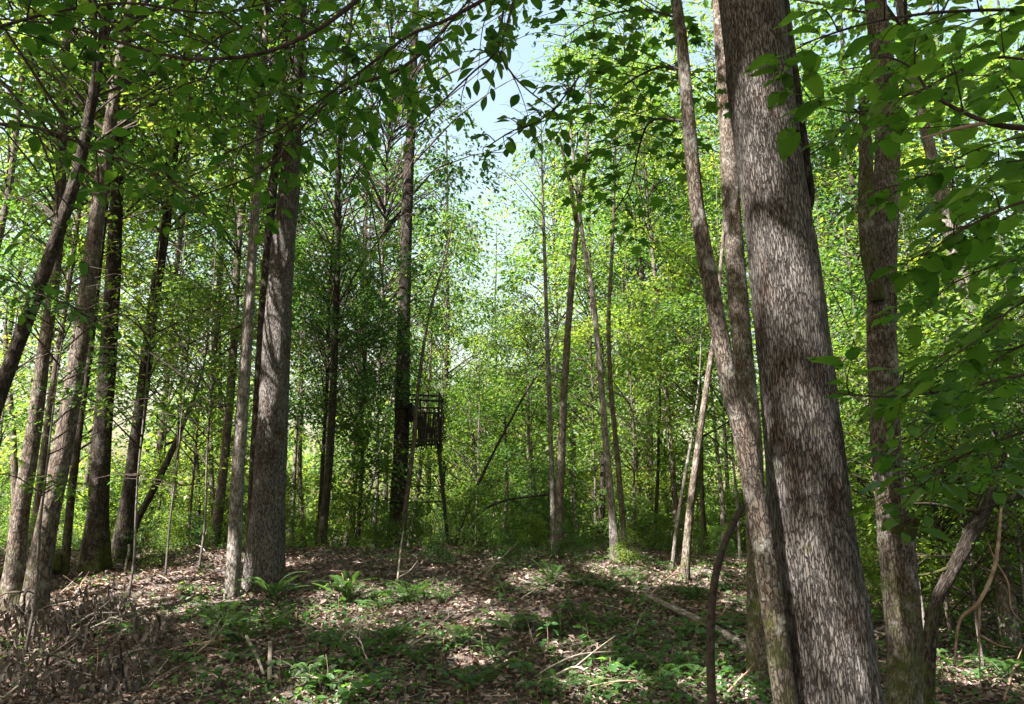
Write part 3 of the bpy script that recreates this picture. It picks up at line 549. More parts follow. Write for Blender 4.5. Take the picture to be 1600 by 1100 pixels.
for k in range(120):
    px = -60 + 1720 * ((k * 0.618) % 1.0); Yd = 17.5 + (k % 10) * 1.5 + random.uniform(-0.5, 0.5)
    if 1200 < px: Yd -= 5
    if px < 200: Yd -= 0.5
    x, y = at_px(px, Yd); s = random.uniform(0.55, 1.15)
    if 560 < px < 760 and Yd < 20.5: Yd += 4; x, y = at_px(px, Yd)
    root = thing('shrub', f"{'bright' if k % 3 else 'darker'} {'small' if s < 0.75 else 'large' if s > 0.95 else 'mid-sized'} thicket shrub {'well ' if Yd > 25 else ''}behind {near_what(px)}", 'shrub', (x, y, hz(x, y)), G_sh, random.uniform(0, 6.28))
    st = link('stem', TR[4][0], root); st.scale = (0.16, 0.16, 0.11 * s)
    c = link('foliage', CR['bush' if k % 3 else 'bush_b'], root); c.scale = (s, s, s * random.uniform(0.8, 1.2)); c.location = (0, 0, 0.12); tag(c, kind='stuff')

for k in range(30):
    px = -20 + 1620 * ((k * 0.618 + 0.2) % 1.0); Yd = random.uniform(12.5, 17.0)
    if 1130 < px: Yd -= 3.5
    x, y = at_px(px, Yd); s = random.uniform(0.22, 0.5)
    root = thing('low_plant', f"knee-high leafy {['tuft', 'sprout', 'clump'][k % 3]} near {near_what(px)}", 'plant', (x, y, hz(x, y)), 'knee-high plants on the crest', random.uniform(0, 6.28))
    st = link('stem', TR[4][0], root); st.scale = (0.06, 0.06, 0.11 * s)
    c = link('foliage', CR['bush' if k % 2 else 'bush_b'], root); c.scale = (s, s, s * random.uniform(0.8, 1.2)); c.location = (0, 0, 0.03); tag(c, kind='stuff')

# unseen trees added beside and behind the camera so their crowns shade the knoll
G_sd = 'shade trees around the viewpoint'
for k, (x, y, ti, s, ck, zf, sc, scz) in enumerate([(-9, 3.5, 0, 1.2, 'shade', 7, 1.25, 0.9), (-12.5, 8, 3, 1.25, 'shade', 7, 1.2, 0.85), (-6.5, -1, 5, 1.2, 'shade', 7, 1.3, 0.9), (-17, 4, 1, 1.3, 'shade', 6.5, 1.3, 0.9), (-5.0, 4.0, 2, 1.1, 'shade', 8.0, 1.0, 0.7), (-9.5, -3.5, 3, 1.3, 'shade', 7.5, 1.3, 0.8), (-2.5, -5.5, 0, 1.25, 'shade', 6.5, 1.3, 0.9), (3.5, -4, 5, 1.2, 'shade', 6.5, 1.3, 0.9), (7, 2, 1, 1.15, 'shade', 6.5, 1.2, 0.9), (-14, -3, 2, 1.3, 'shade', 7, 1.3, 0.9), (9.5, 8, 0, 1.2, 'shade', 6.5, 1.2, 0.9), (-3.6, -1.2, 4, 1.15, 'shade', 6.0, 1.15, 0.9), (-0.6, -1.8, 4, 1.0, 'shade', 6.0, 0.8, 0.7)]):
    bg_tree('shade_tree', 'tall hardwood whose crown shades the knoll from outside the view', x, y, ti, s, [(ck, zf, sc, scz)], G_sd, k * 1.7)

# far wood that closes the view
n = 60000; r = np.random.default_rng(77)
az = r.uniform(-0.75, 0.75, n); dist = r.uniform(44, 70, n)
px_ = np.tan(az); lim = 9 + 5 * vnoise(np.stack([az * 14, az * 0, az * 0], -1)) + 3 * vnoise(np.stack([az * 45, az * 0 + 3, az * 0], -1))
zt = r.random(n) ** 0.9 * lim
P = np.stack([dist * np.sin(az), dist * np.cos(az), height(dist * np.sin(az), dist * np.cos(az), False) + zt], -1)
ln = r.uniform(0.22, 0.42, n)
V, F = leaf_quads(P, r.normal(0, 1, (n, 3)), r.normal(0, 0.6, (n, 3)) + [0, 0, 0.8], ln, ln * 0.7)
tag(link('far_wood', mk_mesh('far_wood', V, [F], [M['leaf_bright']], smooth=False)), 'distant leafy wood seen low between the trunks', 'wood', kind='stuff')

# ------------------------------------------------------------------ ladder stand on its tree
YS = 17.5
def sx(px): return pix(px, 700, YS)[0]
def szv(py): return pix(660, py, YS)[2]
zt_, zp = szv(622), szv(692)
x0s, x1s = sx(645), sx(687)
gx = sx(705); gz = hz(gx, YS)
stand = thing('hunting_ladder_stand', 'dark metal hunting ladder stand with camouflage skirt strapped to a trunk', 'hunting stand', (gx, YS, gz))
so = np.array(stand.location)
def spart(name, fn, mat):
    mb = MB(); fn(mb); return link(name, mb.build(name, [M[mat]], smooth=False), stand)
def bar(mb, a, b, r=0.02, seg=8): V, F, _ = tube(np.array([a, (np.array(a) + b) / 2, b]) - so, [r] * 3, seg); mb.add(V, F)
hw = 0.34
for s in (-1, 1):
    spart('ladder_rail', lambda mb: (bar(mb, np.array([gx, YS + s * 0.19, gz - 0.05]), np.array([x1s - 0.04, YS + s * 0.19, zp]), 0.024)), 'metal')
nr = 8
for k in range(1, nr + 1):
    f = k / (nr + 0.6); p = np.array([gx, YS, gz]) * (1 - f) + np.array([x1s - 0.04, YS, zp]) * f
    spart('rung', lambda mb: bar(mb, p + [0, -0.19, 0], p + [0, 0.19, 0], 0.018), 'metal')
def platform(mb):
    for a in np.linspace(x0s + 0.12, x1s, 7): bar(mb, np.array([a, YS - hw, zp]), np.array([a, YS + hw, zp]), 0.012, 6)
    for s in (-1, 1): bar(mb, np.array([x0s - 0.2, YS + s * hw, zp]), np.array([x1s, YS + s * hw, zp]), 0.022)
spart('platform', platform, 'metal')
for (px_, py_, z1) in ((x0s + 0.1, -hw, zt_ + 0.02), (x1s, -hw, zt_ + 0.05), (x0s + 0.1, hw, zt_), (x1s, hw, zt_)):
    spart('post', lambda mb: bar(mb, np.array([px_, YS + py_, zp]), np.array([px_, YS + py_, z1]), 0.022), 'metal')
for s in (-1, 1):
    spart('safety_rail', lambda mb: bar(mb, np.array([x0s - 0.12, YS + s * hw, zt_ + 0.02]), np.array([x1s + 0.02, YS + s * hw, zt_ - 0.01]), 0.024), 'metal')
spart('safety_rail', lambda mb: bar(mb, np.array([x1s, YS - hw, zt_ + 0.03]), np.array([x1s, YS + hw, zt_ + 0.03]), 0.024), 'metal')
zm = szv(645)
rs_ = np.random.default_rng(44)
def skirt(mb, a, b, zb):
    a = np.array(a, float); b = np.array(b, float); d = b - a; n = int(np.linalg.norm(d) / 0.033); d = d / np.linalg.norm(d); nn = np.array([-d[1], d[0], 0])
    for k in range(n):
        c = a + d * (0.033 * (k + 0.5)); top = zm + 0.06 - rs_.random() * (0.25 if rs_.random() < 0.3 else 0.03); bot = zb + abs(rs_.normal(0, 0.12)) - 0.05
        h = (top - bot) / 2; rot = Matrix.Rotation(rs_.normal(0, 0.05), 3, Vector(nn)) @ Matrix.Rotation(math.atan2(d[1], d[0]) + rs_.normal(0, 0.5), 3, 'Z')
        mb.add(*box_arrays(c + [0, 0, top - h] + nn * rs_.normal(0, 0.012) - so, (0.0135, 0.003, h), np.array(rot)))
    for z_ in (zm + 0.05, (zm + zb) / 2, zb + 0.14): mb.add(*box_arrays((a + b) / 2 + [0, 0, z_] - so, (np.linalg.norm(b - a) / 2, 0.004, 0.022), np.array(Matrix.Rotation(math.atan2(d[1], d[0]), 3, 'Z'))))
spart('skirt', lambda mb: skirt(mb, (x0s + 0.1, YS - hw - 0.03, 0), (x1s, YS - hw - 0.03, 0), zp - 0.12), 'camo')
spart('skirt', lambda mb: skirt(mb, (x1s + 0.03, YS - hw, 0), (x1s + 0.03, YS + hw, 0), zp - 0.2), 'camo')
spart('skirt', lambda mb: skirt(mb, (x0s + 0.1, YS + hw + 0.03, 0), (x1s, YS + hw + 0.03, 0), zp - 0.05), 'camo')
zs = szv(655)
spart('seat', lambda mb: mb.add(*box_arrays(np.array([x0s + 0.06, YS, zs]) - so, (0.17, 0.24, 0.035))), 'strap')
spart('backrest', lambda mb: mb.add(*box_arrays(np.array([x0s - 0.05, YS, zs + 0.17]) - so, (0.035, 0.24, 0.16))), 'strap')
def tree_at(z): i = int(np.argmin(np.abs(stC[:, 2] - z))); return stC[i], stR[i]
for py in (762, 786):
    z = szv(py); c, rr = tree_at(z); f = (z - gz) / (zp - gz); lx = gx * (1 - f) + (x1s - 0.04) * f
    spart('stabilizer_bar', lambda mb: bar(mb, c + [rr * 0.5, 0, 0], np.array([lx, YS, z + 0.03]), 0.014), 'metal')
for py in (640, 762, 786):
    z = szv(py); c, rr = tree_at(z)
    th = np.linspace(0, 2 * math.pi, 33); ring = np.stack([c[0] + (rr * 1.14) * np.cos(th), c[1] + (rr * 1.14) * np.sin(th), np.full(33, z)], -1)
    def strapf(mb): V, F, _ = tube(ring - so, np.full(33, 0.016), 6, cap=False); mb.add(V, F)
    spart('strap', strapf, 'strap')
z = szv(668); c, rr = tree_at(z)
spart('platform_brace', lambda mb: bar(mb, c + [rr, 0, -0.45], np.array([x1s - 0.1, YS, zp]), 0.016), 'metal')

# ------------------------------------------------------------------ overhanging sprays with single leaves
def oval_leaf(name, mat, w=0.58, curl=0.12, tip=1.0, lobes=0):
    n = 7; t = np.linspace(0, 1, n); wd = np.sin(np.pi * t ** (0.92 * tip)) ** 0.8 * w * 0.5
    wd[0] = 0.02; wd[-1] = 0.0
    mid = np.stack([t, 0 * t, -curl * t * t], -1)
    Lf = np.stack([t, wd, wd * 0.28 - curl * t * t - 0.03 * np.sin(t * 9)], -1); Rt = np.stack([t, -wd, wd * 0.28 - curl * t * t + 0.03 * np.sin(t * 8)], -1)
    V = np.vstack([mid, Lf[1:-1], Rt[1:-1]]); F4 = []; F3 = []
    for s in (0, 1):
        b = n + s * (n - 2)
        q = lambda i: b + i - 1
        tri1 = [0, 1, q(1)]; tri2 = [n - 2, n - 1, q(n - 2)]
        if s: tri1 = tri1[::-1]; tri2 = tri2[::-1]
        F3 += [tri1[::-1], tri2[::-1]]
        for i in range(1, n - 2):
            f = [i, i + 1, q(i + 1), q(i)]; F4.append(f if not s else f[::-1])
    pet = np.array([[-0.22, 0.008, 0.03], [-0.22, -0.008, 0.03], [0.02, -0.012, 0], [0.02, 0.012, 0]]); m = len(V)
    V = np.vstack([V, pet]); F4.append([m, m + 1, m + 2, m + 3])
    return mk_mesh(name, V, [np.array(F4), np.array(F3)], [M[mat]], smooth=True)
def maple_leaf(name, mat):
    ang = np.radians([0, 25, 48, 70, 100, 130, 165]); rad = np.array([1.0, 0.5, 0.82, 0.45, 0.6, 0.36, 0.22])
    pts = [(0.0, 0, 0)] + [(0.28 + 0.72 * r_ * math.cos(a) * 1.0 - 0.02, 0.66 * r_ * math.sin(a), 0.04 * math.sin(a) - 0.12 * max(0, math.cos(a)) * r_) for a, r_ in zip(ang, rad)]
    left = pts[2:]; right = [(x, -y, z) for x, y, z in left]
    V = [(0.28, 0, 0), pts[1]] + left + right; k = len(left); F3 = []
    L_ = [1] + list(range(2, 2 + k)); R_ = [1] + list(range(2 + k, 2 + 2 * k))
    for i in range(len(L_) - 1): F3.append([0, L_[i], L_[i + 1]]); F3.append([0, R_[i + 1], R_[i]])
    F3.append([0, L_[-1], R_[-1]])
    return mk_mesh(name, np.array(V), [np.array(F3)], [M[mat]], smooth=False)
LEAF = {'near': [oval_leaf('leaf_oval_a', 'leaf_near', 0.52, 0.12), oval_leaf('leaf_oval_b', 'leaf_near', 0.46, 0.24), oval_leaf('leaf_oval_c', 'leaf_near', 0.58, 0.05), oval_leaf('leaf_oval_d', 'leaf_near', 0.36, 0.38, 0.95)],
        'right': [oval_leaf('leaf_right_a', 'leaf_right', 0.5, 0.15, 0.9), oval_leaf('leaf_right_b', 'leaf_right', 0.56, 0.08, 0.85), oval_leaf('leaf_right_c', 'leaf_right', 0.45, 0.25, 0.9)],
        'maple': [maple_leaf('leaf_lobed_a', 'leaf_near')],
        'withered': [oval_leaf('leaf_withered_a', 'withered', 0.3, 0.5), oval_leaf('leaf_withered_b', 'withered', 0.22, 0.35)],
        'herb': [oval_leaf('leaf_herb_a', 'herb', 0.62, 0.15, 0.85), oval_leaf('leaf_herb_b', 'herb', 0.5, 0.25, 0.9)]}

def put_leaf(par, o, mesh, P, d, nrm, ln):
    d = Vector(d).normalized(); n = Vector(nrm); sd = n.cross(d)
    if sd.length < 1e-4: sd = Vector((1, 0, 0)).cross(d)
    sd.normalize(); up = d.cross(sd)
    m = Matrix((d, sd, up)).transposed().to_4x4(); m.translation = Vector(P - o)
    ob = link('leaf', mesh, par); ob.matrix_local = m @ Matrix.Diagonal((ln, ln, ln, 1)); return ob

def spray(label, path, Y, r0, kind, ln, step, side_len, seed, leafstep=0.07, droop=0.12, name='leafy_branch', nrm_noise=0.22, lo=0.0, cap=260, cat='branch', bark='twig', group=None):
    r = np.random.default_rng(seed)
    Ys = Y if isinstance(Y, (list, tuple)) else [Y] * len(path)
    P = np.array([pix(a, b, y) for (a, b), y in zip(path, Ys)])
    C = catmull(P, 48); o = C[0]
    root = thing(name, label, cat, tuple(o), group)
    link('stem', tube_mesh('stem', C - o, np.linspace(r0, 0.0035, 48), M[bark], nseg=10, lump=0.15, seed=seed), root)
    d = np.r_[0, np.cumsum(np.linalg.norm(np.diff(C, axis=0), axis=1))]; L = d[-1]; cnt = 0; side = 1
    s = L * lo + step * 0.3
    while s <= L and cnt < cap:
        i = min(int(np.searchsorted(d, s)), 46); T = C[i + 1] - C[i]; T /= np.linalg.norm(T)
        h = np.cross(T, [0, 0, 1]); h /= np.linalg.norm(h) + 1e-9
        f = s / L; sl = side_len * (1.05 - 0.5 * f) * r.uniform(0.6, 1.25)
        dirn = T * r.uniform(0.4, 0.9) + h * side * r.uniform(0.7, 1.1) + np.array([0, 0, r.uniform(-0.12, 0.2)]); dirn /= np.linalg.norm(dirn)
        a = C[i]; b = a + dirn * sl * 0.5 + [0, 0, 0.02]; c = a + dirn * sl + np.array([0, 0, -droop * sl]) + r.normal(0, 0.03, 3)
        tw = catmull([a, b, c], 10); link('twig', tube_mesh('twig', tw - o, np.linspace(0.0042, 0.0016, 10), M[bark], nseg=5), root)
        td = np.r_[0, np.cumsum(np.linalg.norm(np.diff(tw, axis=0), axis=1))]; ls = 1; q = leafstep * 0.8
        while q <= td[-1] + 1e-6 and cnt < cap:
            j = min(int(np.searchsorted(td, q)), 8); t = tw[j + 1] - tw[j]; t /= np.linalg.norm(t)
            hh = np.cross(t, [0, 0, 1]); hh /= np.linalg.norm(hh) + 1e-9
            dd = t * r.uniform(0.35, 0.9) + hh * ls * r.uniform(0.6, 1.1) + np.array([0, 0, r.uniform(-0.14, 0.1)])
            nn = np.array([r.normal(0, nrm_noise), r.normal(0, nrm_noise), 1.0]); l_ = ln * (1.3 if kind == 'right' else 1.0) * r.uniform(0.45, 1.3)
            pos = tw[j] + dd / np.linalg.norm(dd) * 0.22 * l_
            put_leaf(root, o, LEAF[kind][int(r.integers(len(LEAF[kind])))], pos, dd, nn, l_ * 1.2); cnt += 1
            ls = -ls; q += leafstep * r.uniform(0.7, 1.3)
        t = tw[-1] - tw[-2]; put_leaf(root, o, LEAF[kind][0], tw[-1] + t / np.linalg.norm(t) * 0.2 * ln, t, np.array([r.normal(0, .2), r.normal(0, .2), 1.0]), ln * r.uniform(0.8, 1.2)); cnt += 1
        side = -side; s += step * r.uniform(0.7, 1.3)
    return root

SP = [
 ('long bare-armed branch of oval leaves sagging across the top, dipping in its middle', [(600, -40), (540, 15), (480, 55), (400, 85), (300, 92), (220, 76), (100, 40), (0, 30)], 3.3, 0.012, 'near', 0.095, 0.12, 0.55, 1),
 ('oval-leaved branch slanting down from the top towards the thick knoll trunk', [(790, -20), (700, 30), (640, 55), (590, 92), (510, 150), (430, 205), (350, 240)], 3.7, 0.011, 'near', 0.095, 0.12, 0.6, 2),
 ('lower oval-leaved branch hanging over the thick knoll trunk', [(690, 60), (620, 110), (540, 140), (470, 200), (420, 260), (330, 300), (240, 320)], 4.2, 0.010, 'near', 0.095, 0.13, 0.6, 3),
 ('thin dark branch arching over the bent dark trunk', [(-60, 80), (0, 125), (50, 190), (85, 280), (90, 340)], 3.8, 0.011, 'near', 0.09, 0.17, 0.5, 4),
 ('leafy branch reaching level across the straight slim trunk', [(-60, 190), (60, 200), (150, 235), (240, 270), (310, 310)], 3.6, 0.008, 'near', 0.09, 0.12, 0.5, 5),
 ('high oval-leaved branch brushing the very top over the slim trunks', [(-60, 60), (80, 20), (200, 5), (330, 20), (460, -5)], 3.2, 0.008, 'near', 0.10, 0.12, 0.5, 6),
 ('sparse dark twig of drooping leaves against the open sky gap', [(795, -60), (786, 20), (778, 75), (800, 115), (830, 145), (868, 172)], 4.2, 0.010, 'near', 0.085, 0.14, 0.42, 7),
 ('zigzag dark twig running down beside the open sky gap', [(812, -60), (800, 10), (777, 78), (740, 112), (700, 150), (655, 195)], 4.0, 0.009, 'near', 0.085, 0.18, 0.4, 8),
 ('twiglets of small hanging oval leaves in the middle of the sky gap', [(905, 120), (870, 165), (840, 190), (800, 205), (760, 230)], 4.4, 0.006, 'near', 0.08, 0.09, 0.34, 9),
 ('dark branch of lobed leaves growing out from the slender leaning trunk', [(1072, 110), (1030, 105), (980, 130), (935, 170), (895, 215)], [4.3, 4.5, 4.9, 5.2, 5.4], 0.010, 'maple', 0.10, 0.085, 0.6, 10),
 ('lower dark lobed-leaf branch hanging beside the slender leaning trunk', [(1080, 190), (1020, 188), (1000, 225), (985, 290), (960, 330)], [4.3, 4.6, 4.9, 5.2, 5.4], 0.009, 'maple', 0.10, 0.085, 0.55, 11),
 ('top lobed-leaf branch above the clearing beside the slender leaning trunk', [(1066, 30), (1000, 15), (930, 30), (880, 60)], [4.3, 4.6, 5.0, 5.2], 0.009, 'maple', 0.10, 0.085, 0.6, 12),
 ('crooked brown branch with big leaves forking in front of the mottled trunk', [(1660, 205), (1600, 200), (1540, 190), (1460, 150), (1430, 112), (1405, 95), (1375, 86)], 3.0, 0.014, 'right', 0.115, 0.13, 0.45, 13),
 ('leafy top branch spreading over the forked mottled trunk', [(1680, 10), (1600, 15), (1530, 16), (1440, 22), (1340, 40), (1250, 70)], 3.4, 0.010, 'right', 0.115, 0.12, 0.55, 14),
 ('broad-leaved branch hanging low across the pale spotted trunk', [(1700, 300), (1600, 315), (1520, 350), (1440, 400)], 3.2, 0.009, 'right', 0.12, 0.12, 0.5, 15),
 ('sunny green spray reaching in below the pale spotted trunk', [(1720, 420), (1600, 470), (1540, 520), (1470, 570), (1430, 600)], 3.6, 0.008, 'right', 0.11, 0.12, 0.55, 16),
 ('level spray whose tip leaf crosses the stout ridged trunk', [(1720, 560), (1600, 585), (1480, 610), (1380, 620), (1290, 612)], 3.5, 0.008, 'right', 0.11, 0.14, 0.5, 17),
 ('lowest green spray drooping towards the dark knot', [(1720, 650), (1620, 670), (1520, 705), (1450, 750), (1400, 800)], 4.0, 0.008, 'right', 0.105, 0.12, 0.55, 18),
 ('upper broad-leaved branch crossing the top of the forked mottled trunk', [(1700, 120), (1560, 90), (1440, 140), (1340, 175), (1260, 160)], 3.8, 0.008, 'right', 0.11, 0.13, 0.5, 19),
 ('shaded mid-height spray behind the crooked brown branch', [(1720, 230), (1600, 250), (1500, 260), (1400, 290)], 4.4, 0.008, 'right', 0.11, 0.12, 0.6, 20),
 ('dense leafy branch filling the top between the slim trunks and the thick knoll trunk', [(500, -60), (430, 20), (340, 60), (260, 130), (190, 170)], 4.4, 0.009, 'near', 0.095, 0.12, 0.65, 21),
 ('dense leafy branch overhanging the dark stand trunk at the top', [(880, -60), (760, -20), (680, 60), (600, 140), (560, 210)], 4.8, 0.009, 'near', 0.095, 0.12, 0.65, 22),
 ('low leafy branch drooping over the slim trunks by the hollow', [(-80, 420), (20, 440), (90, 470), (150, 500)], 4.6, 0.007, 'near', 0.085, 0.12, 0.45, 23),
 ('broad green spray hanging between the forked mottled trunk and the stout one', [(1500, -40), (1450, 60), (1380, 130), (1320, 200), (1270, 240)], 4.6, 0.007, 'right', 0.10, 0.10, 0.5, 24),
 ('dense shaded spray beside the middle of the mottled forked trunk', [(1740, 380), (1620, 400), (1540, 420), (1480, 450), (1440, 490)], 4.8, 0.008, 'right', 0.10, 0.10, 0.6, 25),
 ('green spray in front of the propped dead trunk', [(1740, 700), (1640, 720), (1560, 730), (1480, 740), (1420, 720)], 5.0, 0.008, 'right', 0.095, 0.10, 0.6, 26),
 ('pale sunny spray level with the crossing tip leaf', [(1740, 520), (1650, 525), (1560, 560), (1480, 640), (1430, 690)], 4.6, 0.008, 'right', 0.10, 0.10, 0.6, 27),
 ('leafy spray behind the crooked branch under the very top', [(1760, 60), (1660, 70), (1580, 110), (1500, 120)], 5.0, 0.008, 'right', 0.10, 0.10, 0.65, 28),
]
for sp in SP: spray(*sp)
# bare side fork of the crooked branch
fk = thing('bare_twig', 'bare brown twig forking off the crooked branch', 'twig', tuple(pix(1540, 190, 3.0)))
fo = np.array(fk.location); link('stem', tube_mesh('stem', catmull([pix(1545, 191, 3.0), pix(1500, 200, 3.02), pix(1440, 216, 3.05)], 20) - fo, np.linspace(0.009, 0.004, 20), M['twig_dead'], nseg=10, lump=0.15), fk)

# ------------------------------------------------------------------ fallen and dead wood
def stick(name, label, pts, rads, mat, cat='stick', nseg=12, side=(), group=None, n=40, lump=0.2):
    C = catmull(pts, n); o = C[0]; root = thing(name, label, cat, tuple(o), group)
    link('stem', tube_mesh('stem', C - o, np.interp(np.linspace(0, 1, n), np.linspace(0, 1, len(rads)), rads), M[mat], nseg=nseg, lump=lump, seed=float(o[0])), root)
    for sp, sr in side:
        c = catmull(sp, 16); link('side_branch', tube_mesh('side_branch', c - o, np.linspace(sr, sr * 0.35, 16), M[mat], nseg=8, lump=lump), root)
    return root
def gp(px, py, dz=0.03): p = ground_at(px, py); p[2] += dz; return p
stick('dead_sapling', 'dark dead stem curving up beside the fallen pale log', [np.array([*pix(1113, 1100, 5.6)[:2], hz(*pix(1113, 1100, 5.6)[:2]) - 0.03]), pix(1112, 1090, 5.6), pix(1110, 990, 5.6), pix(1116, 910, 5.6), pix(1132, 850, 5.6), pix(1160, 790, 5.6)], [0.032, 0.03, 0.028, 0.026, 0.024, 0.02], 'twig', 'dead stem', 16, n=60)
stick('fallen_log', 'long pale fallen branch lying on the slope beside the leaning trunk', [gp(1005, 938, 0.07), gp(1080, 974, 0.07), gp(1140, 1008, 0.08), gp(1212, 1062, 0.10)], [0.03, 0.042, 0.045, 0.05], 'bark_pale', 'log', 16, lump=0.15)
def d6(px, py, Y): return pix(px, py, Y)
bt = np.array([*pix(1436, 1010, 7.2)[:2], 0]); bt[2] = hz(bt[0], bt[1])
stick('dead_tree', 'dark dead trunk propped aslant behind the mottled forked trunk', [bt, d6(1458, 960, 7.2), d6(1488, 892, 7.2), d6(1524, 825, 7.2), d6(1556, 765, 7.2)], [0.065, 0.055, 0.052, 0.06, 0.045], 'bark_dark', 'dead tree', 20,
      [([d6(1660, 755, 7.3), d6(1600, 772, 7.25), d6(1560, 785, 7.2), d6(1525, 800, 7.15)], 0.06), ([d6(1448, 970, 7.3), d6(1470, 910, 7.35), d6(1500, 850, 7.4), d6(1535, 770, 7.4)], 0.03), ([d6(1535, 800, 7.2), d6(1470, 790, 7.1), d6(1440, 787, 7.0), d6(1400, 790, 6.9)], 0.022), ([d6(1560, 790, 7.2), d6(1590, 815, 7.0), d6(1620, 850, 6.9)], 0.02), ([d6(1500, 880, 7.2), d6(1460, 895, 7.2), d6(1425, 900, 7.3)], 0.02)], n=50)
def gz_pt(px, py, Y): p = pix(px, py, Y); p[2] = hz(p[0], p[1]); return p
stick('dead_twigs', 'reddish dead twigs dangling below the propped dead trunk', [d6(1565, 790, 6.6), d6(1555, 880, 6.4), d6(1530, 940, 6.2), d6(1500, 970, 6.2), d6(1491, 1040, 6.2)], [0.009, 0.014, 0.014, 0.012, 0.006], 'twig_dead', 'twigs', 10,
      [([d6(1530, 940, 6.2), d6(1530, 1000, 6.2), d6(1532, 1078, 6.2)], 0.011), ([d6(1531, 992, 6.2), d6(1560, 1008, 6.15), d6(1580, 1012, 6.1)], 0.009), ([d6(1557, 880, 6.4), d6(1575, 910, 6.4), d6(1580, 950, 6.4), d6(1595, 970, 6.3)], 0.008), ([d6(1558, 885, 6.4), d6(1545, 850, 6.4), d6(1538, 830, 6.3)], 0.007)])
stick('fallen_branch', 'pale bent branch lying across the dark leaf bank', [gp(100, 1022, 0.14), gp(150, 1008, 0.2), gp(190, 990, 0.2), gp(222, 975, 0.16)], [0.018, 0.016, 0.013, 0.008], 'twig_pale', 'branch')
stick('fallen_branch', 'greyish straight branch resting on grass above the leaf bank', [gp(45, 972, 0.12), gp(80, 962, 0.14), gp(118, 952, 0.12)], [0.018, 0.015, 0.01], 'twig_pale', 'branch', 12, [([gp(70, 966, 0.14), gp(100, 945, 0.2), gp(125, 925, 0.25)], 0.008)])
stick('broken_stub', 'short pale upright broken stick by the dark hollow', [gp(421, 1068, -0.03), gp(421, 1040, 0.12), gp(420, 1036, 0.2)], [0.022, 0.021, 0.02], 'twig_pale')
stick('fallen_branch', 'pale stick slanting down into the dark hollow', [gp(384, 1010, 0.1), gp(402, 1040, 0.06), gp(412, 1060, 0.03)], [0.016, 0.018, 0.012], 'twig_pale', 'branch')
stick('fallen_branch', 'grey forked twig sticking up behind the sunlit ferns', [gp(620, 925, 0.02), gp(622, 915, 0.2), gp(625, 905, 0.45), gp(628, 900, 0.62)], [0.016, 0.014, 0.012, 0.006], 'twig_pale', 'branch', 10, [([gp(621, 918, 0.12), gp(640, 915, 0.2), gp(652, 910, 0.3)], 0.01)])
stick('bare_stake', 'slim pale upright stick standing on the leaf litter of the hollow', [gp(194, 905, -0.04), gp(196, 890, 0.12), gp(198, 880, 0.3), gp(203, 850, 0.35) + np.array([0, -0.6, 0.6])], [0.018, 0.017, 0.014, 0.008], 'twig_pale')
stick('fallen_branch', 'pale dead branch lying by the foot of the thick knoll trunk', [gp(395, 882, 0.12), gp(425, 868, 0.22), gp(452, 856, 0.34)], [0.03, 0.028, 0.02], 'twig_pale', 'branch')
for k, (a, b, lab) in enumerate([((215, 880), (275, 835), 'thin branching dead twig on the litter behind the hollow'), ((240, 902), (262, 850), 'grey dead twig lifted off the litter near the pale stake'), ((330, 880), (300, 860), 'short grey twig lying left of the pale slim trunk'), ((760, 900), (790, 893), 'curved pale twig on the bare litter of the knoll'), ((1020, 930), (1075, 905), 'arched grey twig over a dark pocket by the log'), ((1010, 965), (990, 1010), 'thin pale twig near the sunlit seedling'), ((1150, 960), (1128, 975), 'small dead twig leaning on the pale fallen branch'), ((1570, 1100), (1600, 1050), 'pale stick at the foot of the dead twigs'), ((0, 1100), (70, 1085), 'pale stick under the withered leaf bank'), ((50, 1040), (75, 1070), 'bleached twig hanging in the withered leaf bank'), ((1130, 1098), (1200, 1060), 'thin pale stick at the foot of the leaning trunk'), ((620, 1030), (700, 1010), 'dark stick among the ferns of the slope'), ((870, 1060), (930, 1075), 'brown stick by the sunlit seedling')]):
    A, B = gp(*a), gp(*b, 0.1); m = (A + B) / 2 + [0, 0, 0.07]; L_ = np.linalg.norm(B - A)
    stick('fallen_twig', lab, [A, m, B], [0.012, 0.009, 0.005], ['twig_pale', 'twig_dead', 'twig_pale'][k % 3], 'twig', 8, [([m, m + (B - A) * 0.3 + [0.12, 0.05, 0.16], m + (B - A) * 0.5 + [0.2, 0.05, 0.26]], 0.006)], n=16)

# withered leaf clumps on the dark bank
def withered(label, px, py, n, seed, ext=0.45, hgt=0.42):
    n = int(n * 2.2)
    r = np.random.default_rng(seed); g = ground_at(px, py); root = thing('withered_branch', label, 'dead branch', tuple(g))
    A = g + [-ext, 0.1, hgt * 0.75]; Bm = g + [0, 0, hgt]; C_ = g + [ext, -0.1, hgt * 0.5]
    foot = g + [0.02, 0.15, -0.03]
    C = catmull([foot, Bm, C_], 24); link('stem', tube_mesh('stem', C - g, np.linspace(0.016, 0.004, 24), M['twig'], nseg=8, lump=0.2), root)
    C2 = catmull([Bm, (A + Bm) / 2 + [0, 0, 0.05], A], 16); link('stem', tube_mesh('stem', C2 - g, np.linspace(0.012, 0.004, 16), M['twig'], nseg=8, lump=0.2), root)
    allp = np.vstack([C[6:], C2])
    for k in range(n):
        p = allp[int(r.integers(len(allp)))] + r.normal(0, 0.07, 3)
        p[2] -= abs(r.normal(0, hgt * 0.45)); p[1] -= abs(r.normal(0, 0.1))
        gzz = hz(p[0], p[1]); p[2] = max(p[2], gzz + 0.05)
        d = np.array([r.normal(0, 0.4), r.normal(-0.1, 0.3), -1.0]); nn = np.array([r.normal(0, 0.8), -1, 0.3])
        put_leaf(root, g, LEAF['withered'][k % 2], p, d, nn, r.uniform(0.07, 0.16))
